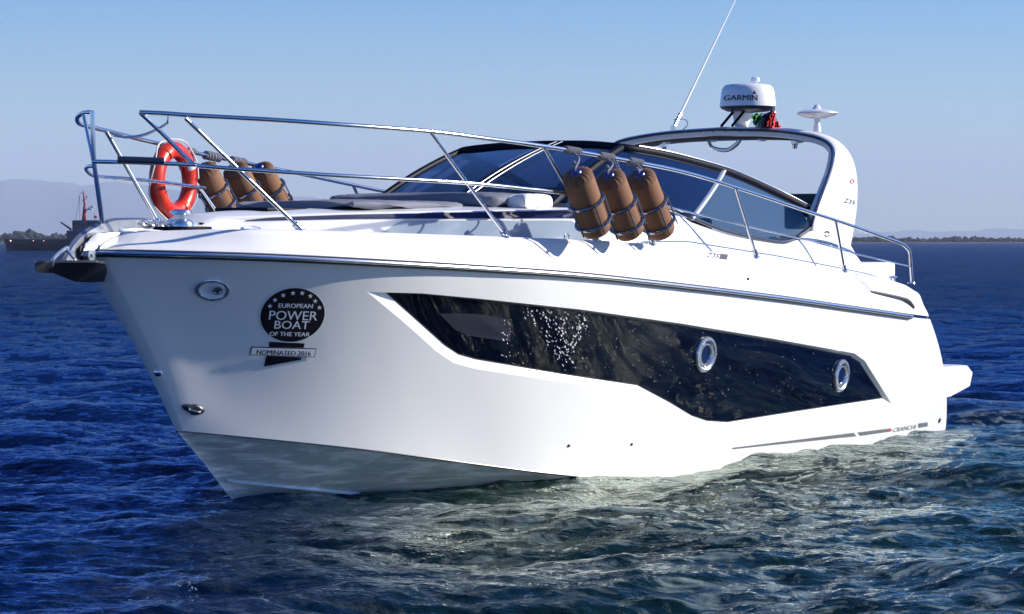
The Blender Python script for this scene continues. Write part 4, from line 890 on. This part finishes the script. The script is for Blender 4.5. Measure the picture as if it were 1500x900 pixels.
# anchor: shank hooked over the roller, flukes under it
ao, og = carried('anchor', -1.75, 0, 1.7, 'polished steel anchor with dark flukes hanging from the bow roller', 'anchor')
m = MB(); sh = [uL(228, 327, .0), uL(195, 330, .0), uL(160, 336, .0), uL(132, 350, 0), uL(113, 368, 0), uL(101, 388, 0), uL(98, 398, 0)]; sh = cr(sh, 6)
wd = np.interp(np.linspace(0, 1, len(sh)), [0, .12, .3, .6, .85, 1], [.020, .045, .068, .085, .08, .06]); P = [Vector(p) for p in sh]; rws = []
for i, p in enumerate(P):
    t_ = (P[min(i+1, len(P)-1)]-P[max(i-1, 0)]).normalized(); n_ = Vector((-t_.z, 0, t_.x)); w_ = wd[i]
    rws.append([p+n_*w_*a+Vector((0, b, 0)) for a, b in ((1, 0), (.75, .02), (-.75, .02), (-1, 0), (-.75, -.02), (.75, -.02))])
m.grid(rws, closed=True); m.add(rws[0], [tuple(range(6))]); m.add(rws[-1], [tuple(range(6))]); m.build('shank', M['anchorsteel'], ao, origin=og, auto=30)
m = MB(); sh = cr([uL(200, 339, .05), uL(180, 345, .05), uL(160, 354, .05), uL(145, 366, .05), uL(133, 384, .05), uL(126, 396, .05)], 5); P = [Vector(p) for p in sh]; rws = []
for i, p in enumerate(P):
    f = i/(len(P)-1); t_ = (P[min(i+1, len(P)-1)]-P[max(i-1, 0)]).normalized(); n_ = Vector((-t_.z, 0, t_.x)); w_ = .012+.05*f
    rws.append([p+n_*w_*a+Vector((0, b, 0)) for a, b in ((1, .0), (0.6, .014), (-1, .0), (.6, -.014))])
m.grid(rws, closed=True); m.build('side_plate', M['anchorsteel'], ao, origin=og, auto=30)
m = MB(); tip = Vector(uL(56, 395, 0)); heel = Vector(uL(150, 413, 0)); rws = []
prof = [(52, 391, 399, .01), (60, 390, 400, .035), (78, 389, 400, .09), (92, 389, 406, .15), (110, 389, 413, .19), (126, 391, 414, .17), (140, 399, 413.5, .10), (152, 409, 413, .03)]
for x, yt, yb, hw in prof:
    a, b = Vector(uL(x, yt, 0)), Vector(uL(x, yb, 0)); rws.append([a, a+Vector((0, hw, .035)), a+Vector((0, hw, .02)), b, a+Vector((0, -hw, .02)), a+Vector((0, -hw, .035))])
m.grid(rws, closed=True); m.add(rws[0], [tuple(range(6))]); m.add(rws[-1], [tuple(range(6))]); m.build('fluke', M['anchordark'], ao, origin=og, auto=25)
m = MB(); m.tube(cr([uL(76, 389, .1), uL(79, 378, .12), uL(96, 364, .03), uL(100, 365, -.03)], 5), .013, 8); m.tube(cr([uL(96, 364, .04), uL(108, 378, .08), uL(116, 391, .06)], 5), .012, 8); m.build('roll_bar', M['galv'], ao, origin=og)
m = MB(); m.lathe([(.0, -.025), (.04, -.025), (.04, .025), (.0, .025)], uL(131, 374, .07), (0, 1, 0), n=20); m.lathe([(.0, .026), (.012, .026), (.012, .034), (0, .034)], uL(131, 374, .07), (0, 1, 0), n=12); m.build('pivot_boss', M['anchorsteel'], ao, origin=og, auto=30)
chn = chain(uL(196, 325.5, .0), uL(250, 329, .10), -.0, .05, 'chain', ao, 'galv', .0075, .55)
for vtx in chn.data.vertices: vtx.co -= Vector(og)

# life ring on the starboard rail
ct = un(254, 265, -1.36); ro, og = carried('life_ring', ct[0], ct[1], ct[2], 'orange life ring with white grab rope hanging on the bow rail', 'life ring')
RI, rr_ = .245, .068; cL = Vector(L(*ct)); m = MB(); ring = []; tiltv = .0
def rpnt(a, r_, off=0): return cL+Vector((r_*math.cos(a)*.99-.139*off, r_*math.cos(a)*.139+.99*off, r_*math.sin(a)))
m.tube([rpnt(2*PI*k/64, RI) for k in range(64)], rr_, 20, closed=True, sq=.9); m.build('ring_body', M['orange'], ro, origin=og)
for k in range(4):
    a0 = PI/4+k*PI/2+.25; m = MB(); m.tube([rpnt(a0+f, RI) for f in np.linspace(-.10, .10, 7)], rr_+.003, 20, caps=False, sq=.92); m.build('reflective_band' if k != 1 else 'reflective_band', M['tape'] if k == 1 else nmat('orange_band', (.62, .04, .01), .4, vary=.1), ro, origin=og)
m = MB(); pts = []
for k in range(96):
    a = 2*PI*k/96; d = RI+rr_+.012+.022*abs(math.sin(2*a+.5))*(.7+.3*math.sin(3*a)); pts.append(rpnt(a, d, .03*math.sin(4*a)))
m.tube(pts, .007, 6, closed=True); m.build('grab_rope', M['whiterope'], ro, origin=og)
m = MB(); m.tube(cr([rpnt(2.2, RI+.09, .03), rpnt(2.6, RI+.07, .05), rpnt(3.0, RI+.02, .07), rpnt(3.05, RI-.0, .08)], 6), .008, 6); m.build('lanyard', M['whiterope'], ro, origin=og)

# fenders
def fender(top, bot, v, rad, label, group, k=1.0):
    a, b = Vector(uL(*top, v)), Vector(uL(*bot, v)); c = (a+b)/2; u = -c.x
    fo, og = carried('fender', u, c.y, c.z, label, 'fender', group)
    d = (b-a).normalized(); Ln = (b-a).length; m = MB()
    m.lathe([(rad*.62, .008), (rad*.90, .022), (rad*.99, .05), (rad, .09), (rad, Ln-.07), (rad*.97, Ln-.035), (rad*.85, Ln-.01), (rad*.5, Ln), (0, Ln+.002)], a, d, n=40); m.build('fender_body', M['brown'], fo, origin=og, auto=50)
    # gathered cap with pleats
    m = MB(); rows = []; t_ = Vector((1, 0, 0)); e1 = (t_-d*t_.dot(d)).normalized(); e2 = d.cross(e1); N = 72
    for r_, h, pl in ((.34, -.004, .0), (.45, -.006, .10), (.68, -.002, .07), (.88, .010, .045), (.985, .032, .015), (1.006, .06, 0)):
        rows.append([a+d*h+(e1*math.cos(2*PI*q/N)+e2*math.sin(2*PI*q/N))*rad*(r_+pl*math.sin(q*PI/2)) for q in range(N)])
    m.grid(rows, closed=True); m.build('gathered_cap', M['browncap'], fo, origin=og, auto=60)
    m = MB(); m.lathe([(rad*.40, .0), (rad*.34, -.018), (rad*.15, -.022), (0, -.022)], a, d, n=24); m.build('end_plug', M['blueplug'], fo, origin=og)
    for q in (.42,):
        m = MB(); m.tube([a+d*(Ln*.93), a+d*(Ln*.14)], .004, 5); 
        side = (Vector((-1, 0, 0))-d*Vector((-1, 0, 0)).dot(d)).normalized(); m = MB()
        for sft in (.35, .55): dd = (side*math.cos(sft)+Vector((0, 1, 0))*math.sin(sft)).normalized(); m.tube([a+d*(.13)+dd*(rad+.001), a+d*(Ln-.07)+dd*(rad+.001)], .0035, 5)
        m.build('seam', M['browncap'], fo, origin=og)
    return fo, og, a, b, d, Ln
def basket(a, d, Ln, rad, par):
    t_ = Vector((1, 0, 0)); e1 = (t_-d*t_.dot(d)).normalized(); e2 = d.cross(e1); m = MB()
    for h in (.46, .80):
        c = a+d*(Ln*h); m.tube([c+(e1*math.cos(2*PI*q/40)+e2*math.sin(2*PI*q/40))*(rad+.017) for q in range(40)], .013, 8, closed=True)
    for an in (.25, 1.5, 2.9, 4.3, 5.3):
        o_ = (e1*math.cos(an)+e2*math.sin(an))*(rad+.026); m.tube([a+d*Ln*.42+o_, a+d*Ln*.90+o_], .006, 6)
    o_ = e1*(-rad-.03); m.tube([a+d*Ln*.8+e1*(rad+.02)*-1, a+d*(Ln+.02)-e1*rad*.6], .006, 6)
    m.build('fender_basket', M['steelhoop'], par)
def wrap(p0, p1, r_, name, par, og, turns=8):
    p0, p1 = Vector(p0), Vector(p1); d = (p1-p0); n_ = d.normalized(); e1 = n_.cross(Vector((0, 0, 1))).normalized(); e2 = n_.cross(e1); m = MB(); pts = []
    for i in range(turns*12+1): a = 2*PI*i/12; f = i/(turns*12); pts.append(p0+d*f+(e1*math.cos(a)+e2*math.sin(a))*(r_+.007))
    m.tube(pts, d.length/turns*.42, 7); m.build(name, M['greyrope'], par, origin=og)
PRP = cr(P3(prt), 6); PRX = proj(np.array(PRP))[:, 0]
def prail_at(x): return tuple(float(np.interp(x, PRX, [p[i] for p in PRP])) for i in range(3))
railp = lambda x: float(np.interp(x, [p[0] for p in prt], [p[1] for p in prt]))
railv = lambda x: float(np.interp(x, [p[0] for p in prt], [p[2] for p in prt]))
for i, (tx, ty, bx_, by_, wx0, wx1, lab) in enumerate([
    (844, 254, 875, 341, 827, 848, 'brown fender in the port rail basket nearest the bow, leftmost of three beside the windscreen'),
    (892, 258, 924, 344, 877, 897, 'brown fender in the middle basket of the three hanging beside the windscreen'),
    (937, 257, 970, 343, 920, 939, 'brown fender in the aftmost basket of the three hanging beside the windscreen')]):
    fo, og, a, b, d, Ln = fender((tx, ty), (bx_, by_), 1.80, .121, lab, 'brown fenders on the port rail')
    basket(a, d, Ln, .121, prail)
    w0, w1 = prail_at(wx0), prail_at(wx1); wrap(w0, w1, RR, 'rope_lashing', fo, og)
    mid = (Vector(w0)+Vector(w1))/2; m = MB(); m.tube(cr([mid-Vector((0, -.02, .02)), mid+Vector((-.01, .06, -.06)), a+d*-.02+Vector((0, 0, .02)), a+d*-.01], 6), .008, 6); m.lathe([(0, -.02), (.016, -.01), (.016, .01), (0, .02)], mid+(a-mid)*.55, (0, 0, 1), n=8); m.build('lanyard', M['greyrope'], fo, origin=og)
for i, (tx, ty, bx_, by_, lab) in enumerate([
    (297, 246, 330, 312, 'brown fender touching the orange life ring on the starboard rail'),
    (343, 246, 376, 312, 'brown fender with dark blue end, middle of three behind the bow rail'),
    (380, 246, 413, 312, 'brown fender farthest from the life ring behind the bow rail')]):
    fo, og, a, b, d, Ln = fender((tx, ty), (bx_, by_), -1.48, .112, lab, 'brown fenders on the starboard rail')
    basket(a, d, Ln, .112, srail)
SP = [L(*p) for p in cr(srt, 8)]; SPp = proj(np.array(SP))
i0_ = int(np.argmin(SPp[:100, 0]))
def srail_at(x): return Vector([float(np.interp(x, SPp[i0_:, 0], [p[i] for p in SP[i0_:]])) for i in range(3)])
fs_ = [o for o in scene.objects if o.name.startswith('fender') and o.get('group') == 'brown fenders on the starboard rail']
for o, (x0, x1) in zip(fs_, ((276, 284), (300, 323), (338, 358))):
    inv = Vector((-0, 0, 0)); loc = o.location; du_ = Vector((loc.x-BX, loc.y-BY, 0)); og = Vector((-(du_.x*ax_+du_.y*ay_), du_.x*px_+du_.y*py_, loc.z)); wrap(srail_at(x0), srail_at(x1), RR, 'rope_lashing', o, og, 6 if x0 > 290 else 3)
    md = (srail_at(x0)+srail_at(x1))/2; m = MB(); m.tube([md, md+Vector((-.05, 0.03, -.14))], .007, 6); m.build('lanyard', M['greyrope'], o, origin=og)

# ensign bundled behind the radar
fl_c = un(1120, 186, .38)
fo, og = carried('flag', 8.2, .38, 3.05, 'rolled green, white and red flag bunched behind the radar dome', 'flag')
kf = (BY+8.2*ay_)/F
def fpt(px, py, v): return Vector(uL(px, py, v))
def cloth(pts, v, mat, amp, name, seed):
    g = random.Random(seed); q = [np.array(p, float) for p in pts]; rows = []
    for i in range(13):
        a = q[0]+(q[3]-q[0])*i/12; b = q[1]+(q[2]-q[1])*i/12; row = []
        for j in range(13):
            p = a+(b-a)*j/12; w_ = v+amp*math.sin(j*1.3+i*.35+seed)+amp*.5*math.sin(j*2.7+i*.8); row.append(fpt(p[0]+.7*math.sin(i*1.1+seed), p[1]+.5*math.sin(j*1.4), w_))
        rows.append(row)
    m = MB(); m.grid(rows); o = m.build(name, mat, fo, origin=og); md = o.modifiers.new('s', 'SOLIDIFY'); md.thickness = .006; return o
cloth([(1101, 167), (1122, 166), (1113, 180), (1104, 184)], .42, M['green'], .03, 'green_panel', 1)
cloth([(1118, 167), (1125, 165), (1120, 189), (1104, 188)], .46, M['white'], .03, 'white_panel', 2)
cloth([(1122, 168), (1132, 160), (1131, 188), (1118, 187)], .50, M['navy'], .04, 'blue_panel', 3)
cloth([(1127, 170), (1136, 160), (1134, 189), (1122, 188)], .53, M['red'], .05, 'red_panel', 4)
cloth([(1134, 180), (1139, 178), (1145, 188), (1133, 189)], .50, M['red'], .04, 'red_corner', 5)
m = MB(); m.tube([L(8.2, .42, 3.0), fpt(1134, 160, .45)], .009, 8); m.build('flag_staff', M['chrome'], fo, origin=og)
